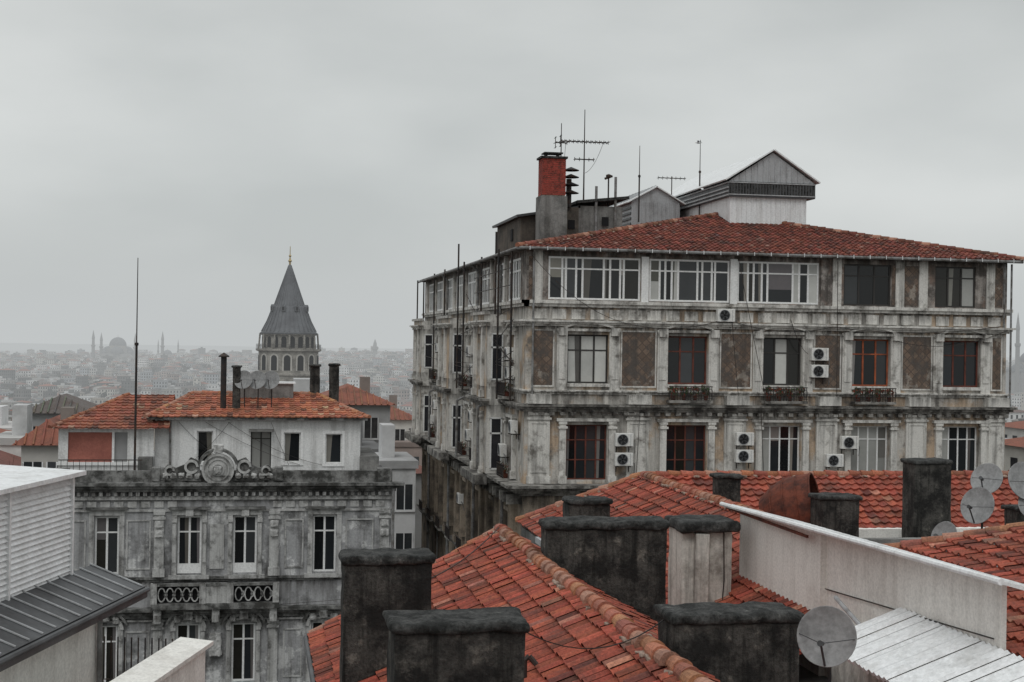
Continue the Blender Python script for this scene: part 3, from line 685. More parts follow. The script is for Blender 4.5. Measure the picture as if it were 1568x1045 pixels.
# ---------------------------------------------------------------- small equipment
def ac(x,y,z,face='S',w=.85,h=.6):
    m=M()
    if face=='S': m.T=lambda u,d,zz:(x+u,y+d,z+zz)
    else: m.T=lambda u,d,zz:(x+d,y-u,z+zz)
    box(m,'casing','ac_white',-w/2,w/2,-.34,-.04,0,h)
    cx=-w*.1; R=h*.4
    arc(m,'fan_ring','metal_grey',cx,h/2,R,R,0,360,.03,-.365,-.335,24)
    vs=[(cx+R*math.cos(t*math.pi/12),-.346,h/2+R*math.sin(t*math.pi/12)) for t in range(24)]
    m.add('fan_opening','dark_opening',vs,[tuple(range(24))])
    for k in range(1,4): arc(m,'grille','metal_dark',cx,h/2,R*k/4,R*k/4,0,360,.012,-.362,-.35,20)
    for k in range(5):
        t=k*2*math.pi/5; a=(cx+.03*math.cos(t),-.35,h/2+.03*math.sin(t)); b=(cx+R*.9*math.cos(t+.3),-.349,h/2+R*.9*math.sin(t+.3)); c_=(cx+R*.9*math.cos(t+.8),-.352,h/2+R*.9*math.sin(t+.8))
        m.add('fan_blades','metal_dark',[a,b,c_],[(0,1,2)])
    box(m,'side_panel','metal_grey',w/2-.14,w/2-.12,-.345,-.341,.04,h-.04)
    for u in(-w*.35,w*.35): box(m,'bracket','iron',u-.02,u+.02,-.36,.1,-.05,-.003); box(m,'bracket','iron',u-.02,u+.02,.0,.04,-.3,-.05)
    path(m,'pipes','pipe_grey',[(w/2,-.2,.15),(w/2+.12,-.15,.1),(w/2+.14,-.02,-.35)],.02)
    m.finish('air_conditioner',bevel={'casing':.02})
for px_,z in((21.6,1.05),(26.25,-.7),(26.25,-1.5),(16.75,-4.75),(16.75,-5.65),(22.55,-4.7),(22.55,-5.5),(27.75,-4.85),(27.0,-5.7)): ac(px_,Y0-.12 if z>-3 else Y0-.3,z)
for y,z in((66.6,-.9),(72.9,-.6),(79,-.9),(79,-5.6),(74.5,-5.2),(84,-1.2),(84,-5.2),(90.5,-5.7),(68,-5.6),(93,-.8),(65.2,-4.3),(78,-4.5),(75.2,-1.6),(88,-2.0),(94,-4.6),(96,-5.7),(82,-9.5),(69,-9.8),(74.6,-.5),(77.8,-1.9),(84.6,-4.2),(66.4,-1.8)): ac(X0-.1,y,z,'W')
def dish(cx,cy,cz,R,n,polez=None,mt='dish_grey'):
    m=M(); n=Vector(n).normalized(); c_=Vector((cx,cy,cz))
    prof=[(R*k/8,.2*R*(k/8)**2) for k in range(9)]
    revolve(m,'reflector',mt,c_,[(r+.0001,z) for r,z in prof]+[(R+.012,.2*R+.004),(R+.01,.2*R-.015)]+[(r+.0001,z-.014) for r,z in prof[::-1]],32,axis=n)
    dn=Vector((0,0,-1)); dn=(dn-n*dn.dot(n)).normalized()
    foc=c_+n*R*.95+dn*R*.25; low=c_+dn*R*.98+n*.18*R
    tube(m,'feed_arm','metal_dark',low,foc,.016); tube(m,'lnb','metal_dark',foc+n*.03,foc-n*.09,.04,.028)
    sd=n.cross(dn)
    for s in(-1,1): tube(m,'feed_arm','metal_dark',c_+sd*R*s*.95+n*.18*R,foc,.006,n=5)
    bk=c_-n*.12; tube(m,'mount','iron',c_-n*.01,bk,.05)
    pz=polez if polez is not None else cz-.7
    tube(m,'mount_pole','iron',(bk.x,bk.y,pz),(bk.x,bk.y,bk.z+.12),.025)
    m.finish('satellite_dish',smooth=('reflector',))

# ---------------------------------------------------------------- ornate left building
m=M(); LX,LY,LW=5.98,61.9,14.2
m.T=lambda u,d,z:(u,LY+d,z)
xa,xb=LX-LW,LX
WCn=[-6.0,-2.6,-.28,3.1]
fl=[(-10.1,-7.65),(-14.75,-12.25),(-19.6,-17.0)]
wall(m,'walls','plaster_grey',xa,xb,-21.5,-5.9,0,[(c_-.5,c_+.5,a,b) for c_ in WCn for a,b in fl],.22)
box(m,'walls','plaster_grey',xa+.02,xb-.02,.4,14,-21.5,-5.95)
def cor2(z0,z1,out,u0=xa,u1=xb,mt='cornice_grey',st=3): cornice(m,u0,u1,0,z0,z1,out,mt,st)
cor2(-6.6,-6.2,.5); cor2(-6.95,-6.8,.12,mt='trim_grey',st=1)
for i in range(47): box(m,'dentils','trim_grey',xa+.1+i*.3,xa+.25+i*.3,-.2,0,-6.78,-6.62)
box(m,'parapet','cornice_grey',xa,xb,-.12,.25,-6.2,-5.72)
for u in(xa+.35,-3.95,-3.1,.2,.95,xb-.35): box(m,'parapet','cornice_grey',u-.3,u+.3,-.22,.3,-6.2,-5.62)
cor2(-7.45,-7.36,.08,mt='trim_grey',st=1)
for i in range(int(LW/.55)):
    u=xa+.3+i*.55
    if not(-3.4<u<.6): box(m,'frieze','trim_grey',u,u+.38,-.05,0,-7.28,-7.02)
cor2(-10.42,-10.22,.16,mt='cornice_grey',st=2)
cor2(-11.95,-11.5,.42,mt='cornice_grey'); cor2(-12.1,-12.02,.1,mt='trim_grey',st=1)
cor2(-15.6,-15.2,.4)
for uc in WCn:
    ctr=abs(uc+1.45)<2
    for a,b in fl:
        window(m,uc-.5,uc+.5,a,b,.15,2,(.72,),'window_frame_white',.08,.1)
        arch=b<-11
        for s in(-1,1):
            box(m,'window_surrounds','trim_grey',uc+s*.62-.1,uc+s*.62+.1,-.08,0,a-.05,b+.05)
            if ctr: box(m,'window_surrounds','trim_grey',uc+s*.62-.07,uc+s*.62+.07,-.16,-.08,a+.5,b-.3); box(m,'window_surrounds','trim_grey',uc+s*.62-.11,uc+s*.62+.11,-.2,-.001,b-.25,b-.1)
        box(m,'window_surrounds','trim_grey',uc-.85,uc+.85,-.2,0,a-.22,a-.06)
        if not arch:
            box(m,'window_surrounds','trim_grey',uc-.72,uc+.72,-.1,-.002,b+.05,b+.2); box(m,'window_surrounds','cornice_grey',uc-.85,uc+.85,-.26,-.001,b+.3,b+.4)
            if ctr: box(m,'window_surrounds','trim_grey',uc-.16,uc+.16,-.22,-.003,b+.02,b+.3)
        else:
            arc(m,'window_surrounds','trim_grey',uc,b-.15,.62,.5,0,180,.14,-.16,0); arc(m,'window_surrounds','cornice_grey',uc,b-.1,.85,.68,10,170,.1,-.26,0)
            rbox(m,'window_surrounds','trim_grey',(uc-.18,-.34,b+.22),(uc+.18,-.02,b+.7),.08,.04,.05,6)
            for s in(-1,1): rbox(m,'window_surrounds','trim_grey',(uc+s*.45-.14,-.22,b+.1),(uc+s*.45+.14,-.01,b+.42),.08,.05,.05,7)
        if ctr and not arch: box(m,'window_aprons','window_frame_white',uc-.5,uc+.5,.05,.12,a+.01,a+.42)
balconette(m,-6.0,1.6,-15.0,-.1,False)
for u in(-3.85,.95,xa+.3,xb-.3):
    for z0,z1 in((-10.2,-7.45),(-15.1,-12.1),(-21,-15.7)): pilaster(m,u-.2,u+.2,z0,z1,0,'pilasters','trim_grey',.16)
    for z in(-8.0,-8.4): rbox(m,'pilasters','trim_grey',(u-.17,-.3,z-.12),(u+.17,-.1,z+.18),.08,.03,.05,7)
for u0,u1 in((xa+.7,-6.85),(-5.2,-4.2),(1.4,2.2),(4.0,5.2)):
    for z0,z1 in((-9.9,-7.8),(-14.6,-12.5)):
        for (a,b,c_,e) in((u0,u1,z1-.06,z1),(u0,u1,z0,z0+.06),(u0,u0+.06,z0+.06,z1-.06),(u1-.06,u1,z0+.06,z1-.06)): box(m,'panel_mouldings','trim_grey',a,b,-.045,0,c_,e)
box(m,'panel_mouldings','trim_grey',-1.75,-1.15,-.05,0,-9.9,-8.0)
rbox(m,'panel_mouldings','trim_grey',(-1.7,-.2,-13.6),(-1.2,-.02,-12.6),.08,.05,.06,6)
box(m,'balcony','cornice_grey',-4.1,1.2,-.75,0,-11.5,-11.25); box(m,'balcony','cornice_grey',-4.05,1.15,-.7,-.55,-10.52,-10.4)
for u in(-4.0,-2.0,-.85,1.05): box(m,'balcony','trim_grey',u-.13,u+.13,-.74,-.5,-11.25,-10.4)
box(m,'balcony','dark_opening',-3.9,1.0,-.45,-.4,-11.24,-10.5)  # solid near-black sheet behind the balustrade rings, not an opening
for (s,e) in((-3.85,-2.15),(-.7,.9)):
    n=int((e-s)/.34)
    for i in range(n):
        u=s+(i+.5)*(e-s)/n; arc(m,'balustrade','trim_grey',u,-10.88,.12,.26,0,360,.05,-.66,-.6,14); arc(m,'balustrade','trim_grey',u+.17,-10.88,.03,.1,0,360,.04,-.66,-.6,8)
box(m,'balustrade','trim_grey',-1.87,-.98,-.68,-.58,-11.25,-10.53)
for u in(-3.85,-1.45,.95): rbox(m,'balcony_brackets','trim_grey',(u-.16,-.6,-12.1),(u+.16,-.02,-11.5),.1,.03,.06,5)
uc,zc=-1.45,-5.65
for r,w,d0 in((.58,.1,-.42),(.42,.06,-.38),(.22,.05,-.4)): arc(m,'medallion','trim_grey',uc,zc,r,r,0,360,w,d0,-.1,28)
vs=[(uc+.62*math.cos(t*math.pi/14),-.33,zc+.62*math.sin(t*math.pi/14)) for t in range(28)]; m.add('medallion','trim_grey',vs,[tuple(range(28))])
rbox(m,'medallion','trim_grey',(uc-.14,-.5,zc-.18),(uc+.14,-.32,zc+.16),.05,.04,.04,9)
arc(m,'crest','cornice_grey',uc,zc,.76,.78,15,165,.12,-.35,.1,18)
rbox(m,'crest','trim_grey',(uc-.2,-.45,zc+.72),(uc+.2,0,zc+1.08),.07,.05,.07,7)
for s in(-1,1):
    pts=[(uc+s*.8,zc+.35),(uc+s*1.15,zc+.5),(uc+s*1.4,zc+.2),(uc+s*1.75,zc+.05),(uc+s*2.1,zc+.2),(uc+s*2.35,zc-.1),(uc+s*2.4,zc-.45),(uc+s*.7,zc-.5)]
    vs=[(a,-.25,b) for a,b in pts]+[(a,.1,b) for a,b in pts]; k=len(pts)
    m.add('crest','cornice_grey',vs,[tuple(range(k)),tuple(range(2*k-1,k-1,-1))]+[(i,(i+1)%k,k+(i+1)%k,k+i) for i in range(k)])
    arc(m,'crest','trim_grey',uc+s*1.1,zc+.12,.2,.2,0,330,.1,-.38,-.2,14); arc(m,'crest','trim_grey',uc+s*2.0,zc-.05,.13,.13,0,330,.08,-.36,-.2,12)
    for i in range(5): rbox(m,'crest','trim_grey',(uc+s*(.85+i*.33)-.12,-.36,zc-.38),(uc+s*(.85+i*.33)+.12,-.2,zc-.15),.06,.04,.05,8,i)
    rbox(m,'crest','cornice_grey',(uc+s*2.55-.18,-.3,zc-.5),(uc+s*2.55+.18,.15,zc+.1),.1,.02,.04,5)
for u in(xa+.1,xb+.05): path(m,'downpipes','pipe_grey',[(u,-.25,-6.2),(u,-.25,-21)],.06)
for i in range(2): cable(m,'cables','iron',(xa+.2,-.3,-11+U(-.6,0)),(xb,-.3,-11.2+U(-.5,.2)),U(.05,.2),.01)
pd=2.6
wall(m,'penthouse','white_render',-4.27,4.77,-5.95,-3.62,pd,[(1.35,2.1,-5.6,-4.25),(3.2,3.95,-5.65,-4.3),(-2.45,-1.75,-5.6,-4.2),(-.1,.8,-5.9,-4.2)],.2)
for a,b,z0,z1 in((1.35,2.1,-5.6,-4.25),(3.2,3.95,-5.65,-4.3),(-2.45,-1.75,-5.6,-4.2)):
    window(m,a,b,z0,z1,pd+.12,1,(),'window_frame_white',.06,.0)
    for (p,q,r,s) in((a-.12,b+.12,z1,z1+.12),(a-.12,b+.12,z0-.12,z0),(a-.12,a,z0,z1),(b,b+.12,z0,z1)): box(m,'penthouse','window_frame_white',p,q,pd-.05,pd,r,s)
window(m,-.1,.8,-5.9,-4.2,pd+.14,2,(.8,),'window_frame_dark',.05,.1)
box(m,'penthouse','grey_render',-.2,.9,pd-.5,pd-.01,-4.2,-4.1)
box(m,'penthouse','white_render',-4.22,4.74,pd+.3,pd+6,-5.95,-3.65)
box(m,'penthouse','grey_render',4.75,5.6,pd-.3,pd+5,-5.95,-5.3)
box(m,'penthouse','grey_render',-4.9,-4.3,pd-1,pd-.2,-5.9,-5.3)
box(m,'penthouse','cornice_grey',-4.6,5.05,pd-.45,pd-.3,-3.68,-3.56)
path(m,'downpipes','pipe_grey',[(-3.6,pd-.35,-3.6),(-3.6,pd-.08,-3.9),(-3.6,pd-.08,-5.9)],.05)
for q in range(5): cable(m,'cables','iron',(U(-4,4),pd-.1,-3.8),(U(-4,4),pd-.1,-5.7),U(.0,.3),.01)
ad=2.2
wall(m,'annex','white_render',-8.3,-4.28,-5.95,-4.1,ad,[(-7.9,-5.4,-5.55,-4.25)],.2)
box(m,'annex','window_frame_white',-6.05,-5.95,ad-.03,ad+.1,-5.55,-4.25); box(m,'annex','window_frame_white',-8.35,-4.9,ad-.1,ad-.003,-5.68,-5.55)
m.add('annex_blind','tarpaulin',[(-7.9,ad+.1,-5.55),(-6.05,ad+.1,-5.55),(-6.05,ad+.02,-4.25),(-7.9,ad+.12,-4.25)],[(0,1,2,3)])
m.add('annex_blind','window_glass',[(-5.95,ad+.1,-5.55),(-5.4,ad+.1,-5.55),(-5.4,ad+.1,-4.25),(-5.95,ad+.1,-4.25)],[(0,1,2,3)],(.3,.3,.3))
for i in range(24):
    u=xa+.3+i*.25
    if u<-4.6: box(m,'terrace_railing','iron',u,u+.02,.1,.12,-5.72,-5.3)
box(m,'terrace_railing','iron',xa+.2,-4.6,.09,.13,-5.3,-5.26)
m.T=None
zE=-3.56; eY=LY+pd-.5; rY=eY+3.6; zR=-2.65; L_=math.hypot(rY-eY,zR-zE)
tiles(m,'roof','roof_tile',(-4.65,eY,zE),(1,0,0),(0,rY-eY,zR-zE),9.75,L_,lambda u,v:1.9*v/L_<=u<=9.75-2.2*v/L_,cw=.25,ch=.34,seg=4,step=.05,base=(.5,.18,.105),var=.32)
poly(m,'roof','roof_tile',[(-4.65,eY,zE),(-2.75,rY,zR),(-4.65,rY+4,zE)],(.4,.12,.07)); poly(m,'roof','roof_tile',[(5.1,eY,zE),(2.9,rY,zR),(5.1,rY+4,zE)],(.4,.12,.07))
poly(m,'roof','roof_tile',[(-4.65,rY+4,zE),(-2.75,rY,zR),(2.9,rY,zR),(5.1,rY+4,zE)],(.4,.12,.07))
for a,b in(((-4.65,eY,zE+.03),(-2.75,rY,zR+.03)),((5.1,eY,zE+.03),(2.9,rY,zR+.03)),((-2.75,rY,zR+.03),(2.9,rY,zR+.03))): ridge(m,'roof','roof_tile',a,b,.1,.36,(.5,.2,.12))
eY2=LY+ad-.45; z2=-4.05; L2=math.hypot(4,1.3)
tiles(m,'roof','roof_tile',(-8.6,eY2,z2),(1,0,0),(0,4,1.3),5.0,L2,lambda u,v:2.9*v/L2<=u,cw=.25,ch=.34,seg=4,step=.05,base=(.36,.12,.075),var=.32)
poly(m,'roof','roof_tile',[(-8.6,eY2,z2),(-5.7,eY2+4,z2+1.3),(-8.6,eY2+8,z2)],(.3,.09,.06)); poly(m,'roof','roof_tile',[(-3.6,eY2,z2-.1),(-3.6,eY2+4,z2+1.3),(-3.6,eY2+4,z2-1)],(.3,.09,.06))
poly(m,'roof','roof_tile',[(-8.6,eY2+8,z2),(-5.7,eY2+4,z2+1.3),(-3.6,eY2+4,z2+1.3),(-3.6,eY2+8,z2)],(.3,.09,.06))
ridge(m,'roof','roof_tile',(-8.6,eY2,z2+.03),(-5.7,eY2+4,z2+1.33),.1,.36,(.4,.14,.09))
m.finish('ornate_stone_house')
pole('antenna_mast',-4.95,LY+.6,-5.9,3.3,.035)
def chimney(x0,x1,y0,y1,z0,z1,mt='chimney_render',capt=.13,over=.06,name='chimney',pots=0):
    m=M(); rbox(m,'stack',mt,(x0,y0,z0),(x1,y1,z1-capt+.01),.12,.018,.03,2.2,x0*3+y0)
    rbox(m,'cap','chimney_cap',(x0-over,y0-over,z1-capt),(x1+over,y1+over,z1),.09,.034,capt*.42,3.6,x0*7)
    m.finish(name,smooth=('cap',))
chimney(2.6,3.05,67.5,68,-3.6,-1.25,capt=.1); chimney(3.5,3.95,67.5,68,-3.6,-1.2,capt=.1); chimney(-.95,-.6,65.2,65.6,-3.5,-1.3,capt=.08)
m=M(); tube(m,'flue','iron',(-1.35,65.2,-3.3),(-1.35,65.2,-.9),.13); revolve(m,'cowl','iron',(-1.35,65.2,-.9),[(.02,.18),(.24,.03),(.24,-.02)],12); m.finish('stove_pipe')
box_m=M(); box(box_m,'tank','grey_render',-.9,1.8,66.8,67.9,-2.9,-2.15); box(box_m,'lid','metal_white',-1,1.9,66.7,68,-2.15,-2.08); box_m.finish('roof_water_tank')
for x in(-.45,.15,.75): dish(x,65.2,-1.95,.42,(-.35,-1,.35),-3.3)

# ---------------------------------------------------------------- mid-distance houses
def mid(x0,x1,y0,y1,zt,wc,rc=None,zb=-24,ang=0):
    m=M(); houseblock(m,(x0+x1)/2,(y0+y1)/2,x1-x0,y1-y0,zb,zt,ang,wc,rc or (.3,.1,.06),rc is None,7,True)
    m.finish('town_house',True)
mid(4.6,10.6,112,121,-5.2,(.42,.42,.42),(.33,.12,.08)); mid(7.4,10.2,90,97,-8.2,(.68,.68,.68)); mid(5.9,8.6,97,105,-8.0,(.25,.25,.25))
mid(2,8,135,146,-6.6,(.52,.51,.5)); mid(-1.5,3.8,104,112,-5.3,(.3,.28,.26))
mid(-17,-12.3,112,120,-6.0,(.36,.36,.36),(.16,.14,.13)); mid(-13.5,-10.8,88,96,-6.6,(.5,.48,.45),(.33,.12,.08)); mid(-19,-14.5,92,101,-9.0,(.15,.13,.12),(.24,.09,.07))
mid(-26,-20,120,132,-10.5,(.7,.69,.67),(.3,.1,.07)); mid(-21,-14,150,162,-10.3,(.42,.35,.3),(.28,.1,.07)); mid(-33,-25,165,178,-11,(.72,.7,.68)); mid(-24,-17,185,197,-13,(.5,.36,.31),(.28,.1,.07))
mid(-30,-24,200,212,-13,(.7,.68,.64)); mid(-19,-12,215,226,-14,(.66,.62,.52),(.28,.1,.07)); mid(-40,-33,215,228,-15,(.5,.45,.4),(.28,.09,.06)); mid(-17.5,-14.2,101,108,-7.6,(.66,.65,.63))
mid(-9,-2,128,138,-7.4,(.5,.46,.41),(.3,.11,.075)); mid(10,17,150,160,-8.5,(.66,.64,.6),(.32,.12,.08)); mid(0,7,165,176,-10,(.4,.37,.34),(.3,.11,.07)); mid(9,16,190,200,-12,(.66,.66,.64))
mid(62,72,100,112,-8,(.5,.48,.44),(.3,.1,.06)); mid(52,60,88,97,-10,(.3,.29,.28),(.3,.1,.06)); mid(95,107,160,172,-10,(.6,.58,.55),(.3,.1,.06)); mid(42,50,66,80,-12,(.36,.34,.32),(.28,.09,.06))
def baretree(x,y,g,h):
    m=M()
    def grow(p,d,l,r,k):
        q=p+d*l; tube(m,'limbs','bark',p,q,r,r*.65,5 if k<2 else 3)
        if k>=5: return
        for i in range(3 if k<4 else 4):
            nd_=(d+Vector((U(-1,1),U(-1,1),U(-.2,.7)))*.62).normalized(); grow(q if i<2 else p+d*l*U(.5,.9),nd_,l*U(.62,.82),r*.6,k+1)
    grow(Vector((x,y,g)),Vector((U(-.1,.1),U(-.1,.1),1)).normalized(),h*.32,.2,0)
    m.finish('bare_tree',True)
baretree(-11.6,80,-21,14.5); baretree(-13.6,84,-21,14.5); baretree(44,70,-21,15)

# ---------------------------------------------------------------- foreground roofs
S=.55
def rooftop(name,build): m=M(); build(m); m.finish(name)
def rA(m):
    rx,yb_,yf,zr_=5.4,31.04,9.0,-4.2; run=4.12; Ls=math.hypot(run,run*S)
    tiles(m,'left_slope','roof_tile',(rx-run,yf,zr_-run*S),(0,1,0),(run,0,run*S),yb_-yf,Ls,None,cw=.235,ch=.37,amp=.052,step=.065,seg=8,base=(.42,.1,.06),var=.3)
    run2=3.38; L2_=math.hypot(run2,run2*S)
    tiles(m,'right_slope','roof_tile',(rx+run2,yf,zr_-run2*S),(0,1,0),(-run2,0,run2*S),yb_-yf,L2_,None,cw=.235,ch=.37,amp=.05,step=.055,seg=6,base=(.36,.085,.05))
    ridge(m,'ridge_tiles','roof_tile',(rx,yf,zr_+.05),(rx,yb_,zr_+.05),.13,.4,(.48,.17,.11))
    ridge(m,'verge_tiles','roof_tile',(rx-run,yb_,zr_-run*S+.04),(rx,yb_,zr_+.04),.1,.38,(.42,.12,.08))
    ridge(m,'verge_tiles','roof_tile',(rx+run2,yb_,zr_-run2*S+.04),(rx,yb_,zr_+.04),.1,.38,(.42,.12,.08))
    prism(m,'walls','grey_render',[(rx-run+.3,yf),(rx+run2,yf),(rx+run2,yb_-.15),(rx-run+.3,yb_-.15)],-21,zr_-run*S-.1)
    m.add('gable_wall','grey_render',[(rx-run+.3,yb_-.15,-6.6),(rx+run2,yb_-.15,-6.6),(rx+run2,yb_-.15,zr_-run2*S-.06),(rx,yb_-.15,zr_-.06),(rx-run+.3,yb_-.15,-6.5)],[(0,1,2,3,4)])
    tube(m,'gutter','metal_dark',(rx-run-.08,yf,zr_-run*S-.02),(rx-run-.08,yb_,zr_-run*S-.02),.07)
    m.add('underlay','chimney_cap',[(rx-run,yf,zr_-run*S-.07),(rx,yf,zr_-.07),(rx,yb_,zr_-.07),(rx-run,yb_,zr_-run*S-.07)],[(0,1,2,3)])
    path(m,'vent_pipe','iron',[(3.95,20.4,-5.05),(3.95,20.4,-4.66),(4.02,20.4,-4.6),(4.12,20.35,-4.72)],.04)
    cable(m,'cables','iron',(3.1,25.3,-4.3),(5.3,30.5,-4.05),.12,.012); cable(m,'cables','iron',(3.2,17.2,-3.5),(5.72,19.2,-3.85),.35,.01)
rooftop('tiled_roof_house',rA)
def rB(m):
    rx,ry,zr_=12.16,43.5,-4.2; run=3.4; Ls=math.hypot(run,run*S); yf=24.0
    tiles(m,'left_slope','roof_tile',(rx-run,yf,zr_-run*S),(0,1,0),(run,0,run*S),ry+run-yf,Ls,lambda u,v:u<=(ry-yf)+run*(1-v/Ls),cw=.235,ch=.37,amp=.05,step=.06,seg=6,base=(.38,.09,.055),var=.3)
    poly(m,'right_slope','roof_tile',[(rx,yf,zr_),(rx+run,yf,zr_-run*S),(rx+run,ry-run,zr_-run*S),(rx,ry,zr_)],(.34,.07,.04))
    xe=34.0; fr=2.6; Lf=math.hypot(fr,fr*S)
    tiles(m,'front_slope','roof_tile',(rx,ry-fr,zr_-fr*S),(1,0,0),(0,fr,fr*S),xe-rx,Lf,lambda u,v:u>=fr*(1-v/Lf)-.1,cw=.3,ch=.3,amp=.06,step=.07,seg=6,base=(.42,.1,.062),var=.3)
    poly(m,'back_slope','roof_tile',[(rx,ry,zr_),(xe,ry,zr_),(xe,ry+run,zr_-run*S),(rx-run,ry+run,zr_-run*S)],(.34,.07,.04))
    ridge(m,'ridge_tiles','roof_tile',(rx,yf,zr_+.05),(rx,ry,zr_+.05),.13,.4,(.48,.17,.11))
    ridge(m,'ridge_tiles','roof_tile',(rx,ry,zr_+.05),(xe,ry,zr_+.05),.12,.4,(.44,.13,.08))
    ridge(m,'ridge_tiles','roof_tile',(rx-run,ry+run,zr_-run*S+.05),(rx,ry,zr_+.05),.13,.4,(.48,.17,.11))
    prism(m,'walls','grey_render',[(rx-run+.1,yf),(rx+run,yf),(rx+run,ry-fr+.2),(xe,ry-fr+.2),(xe,ry+run-.2),(rx-run+.1,ry+run-.2)],-21,zr_-run*S-.12)
    box(m,'walls','grey_render',rx+run-.5,xe,ry-fr+.2,ry,-6.3,-5.72)
    tube(m,'gutter','metal_dark',(rx+fr,ry-fr-.06,zr_-fr*S-.03),(xe,ry-fr-.06,zr_-fr*S-.03),.07)
rooftop('tiled_roof_house',rB)
m=M()
box(m,'deck','terrace',15.6,34,26.5,41.05,-21,-5.9); box(m,'parapet','white_wall',15.6,34,40.6,41.0,-5.9,-5.55) 
box(m,'parapet','grey_render',16,21.0,36.0,36.3,-5.9,-5.2)
box(m,'gutter_channel','metal_grey',8.6,8.95,9,43,-6.2,-6.02)
m.finish('flat_roof_terrace')

chimney(1.6,3.15,25.0,25.8,-7.2,-3.80,capt=.17)
chimney(1.68,3.26,16.8,17.6,-6.6,-3.36,capt=.14)
chimney(5.55,7.9,26.5,27.2,-6.2,-3.42,capt=.18)
chimney(5.72,7.55,18.8,19.6,-6.2,-3.72,capt=.15)
chimney(8.75,9.95,39,39.8,-6.4,-4.42,capt=.16)
chimney(12.9,13.55,38.3,38.9,-5.0,-3.68,capt=.1)
chimney(14.2,15.2,34,34.8,-6,-3.8,capt=.12)
chimney(18.8,19.95,38.3,39.1,-6,-3.26,capt=.12)
chimney(16.3,17.9,28.3,28.9,-6,-3.42,capt=.1)
m=M(); rbox(m,'stack','chimney_light',(8.95,28.9,-6.4),(10.05,29.9,-3.98),.14,.012,.02); rbox(m,'stack','chimney_light',(9.2,28.75,-6.4),(9.5,28.95,-4.0),.14,.01,.02)
rbox(m,'cap','chimney_cap',(8.85,28.7,-3.98),(10.2,30.0,-3.74),.1,.025,.08,3); path(m,'cable','iron',[(9.85,28.87,-3.9),(9.87,28.86,-5),(9.8,28.86,-6)],.012); m.finish('chimney',smooth=('cap',))
m=M()
for (x0,x1,y,za,zb_) in((5.5,7.95,26.46,-4.32,-5.66),(5.7,7.6,18.76,-4.42,-5.46)):
    m.add('f','metal_grey',[(x0,y-.12,za),(x1,y-.12,zb_),(x1,y,zb_+.14),(x0,y,za+.14)],[(0,1,2,3)])
m.finish('roof_flashing',True)

# rusty half-barrel hood
m=M(); R=.95; n=16; vs=[];fs=[]
ax=Vector((.86,-.5,.22)).normalized(); sd=ax.cross(Vector((0,0,1))).normalized(); up=sd.cross(ax)
if up.z<0: up=-up
O=Vector((14.2,36,-4.65))
for L in range(5):
    for i in range(n+1):
        t=math.radians(215*i/n-18); sc_=.62+.38*math.sin(math.pi*.5*min(1,L/2.5)); p=O+ax*(L*.36-.75)+sd*(R*sc_*math.cos(t))+up*(R*1.2*sc_*math.sin(t)); vs.append(tuple(p))
for L in range(4):
    for i in range(n): a=L*(n+1)+i; fs.append((a,a+1,a+n+2,a+n+1))
m.add('hood','rust',vs,fs)
m.add('back_plate','rust',[vs[i] for i in range(n+1)],[tuple(range(n+1))])
for L in (1,2,3,4): path(m,'hoops','rust',[Vector(vs[L*(n+1)+i]) for i in range(n+1)],.03,5)
box(m,'base','chimney_render',13.7,14.9,35.6,36.6,-6,-4.75)
m.finish('rusty_vent_hood')

# plastered penthouse wall with metal coping
m=M()
m.add('wall','white_wall',[(10.62,18.85,-6.5),(10.62,25.2,-6.5),(10.62,25.2,-3.45),(10.62,18.85,-3.3)],[(0,1,2,3)])
m.add('wall','white_wall',[(10.5,25.2,-6.5),(10.5,29.7,-6.5),(10.5,29.7,-3.6),(10.5,25.2,-3.48)],[(0,1,2,3)])
m.add('wall','white_wall',[(10.5,25.2,-6.5),(10.62,25.2,-6.5),(10.62,25.2,-3.47),(10.5,25.2,-3.48)],[(0,1,2,3)])
m.add('wall','white_wall',[(10.5,29.7,-6.5),(12.4,29.7,-6.5),(12.4,29.7,-4.1),(10.5,29.7,-3.6)],[(0,1,2,3)])
m.add('wall','white_wall',[(10.62,18.85,-6.5),(10.70,18.85,-6.5),(10.70,18.85,-3.35),(10.62,18.85,-3.3)],[(0,1,2,3)])
m.add('wall','white_wall',[(10.70,18.85,-6.5),(10.70,25.2,-6.5),(10.70,25.2,-3.5),(10.70,18.85,-3.35)],[(0,1,2,3)])
slab(m,'coping','metal_white',[(10.25,30.2,-3.52),(10.25,18.2,-3.22),(10.78,18.2,-3.36),(12.0,30.2,-3.95)],.05)
tube(m,'coping_edge','metal_white',(10.24,30.2,-3.54),(10.24,18.2,-3.24),.05)
for i in range(22):
    y=18.4+i*.53; f=(y-18.2)/12; tube(m,'coping_ribs','metal_white',(10.26,y,-3.2-.3*f),(10.78+1.18*f,y,-3.34-.57*f),.022,n=4)
box(m,'rust_strip','rust',10.3,10.34,25.4,30.1,-3.63,-3.58)
tube(m,'cable','iron',(10.45,29.6,-5.2),(10.45,25.2,-5.25),.012)
tube(m,'cable','iron',(10.585,25.15,-4.55),(10.585,19,-4.2),.012)
box(m,'hatch','dark_opening',10.46,10.495,27.4,27.9,-5.5,-5.15)
m.finish('plastered_penthouse')
m=M()
tiles(m,'sheets','metal_white',(9.15,12,-4.88),(0,1,0),(1.45,0,.55),11.9,1.56,lambda u,v:v>=max(0,(u-6.0))*.2,cw=.17,ch=1.6,amp=.035,step=.02,seg=8,base=(1,1,1),var=0)
tube(m,'eave_trim','rust',(9.15,12,-4.92),(9.15,18,-4.92),.035); tube(m,'eave_trim','metal_grey',(9.15,18,-4.9),(10.3,24,-4.5),.04)
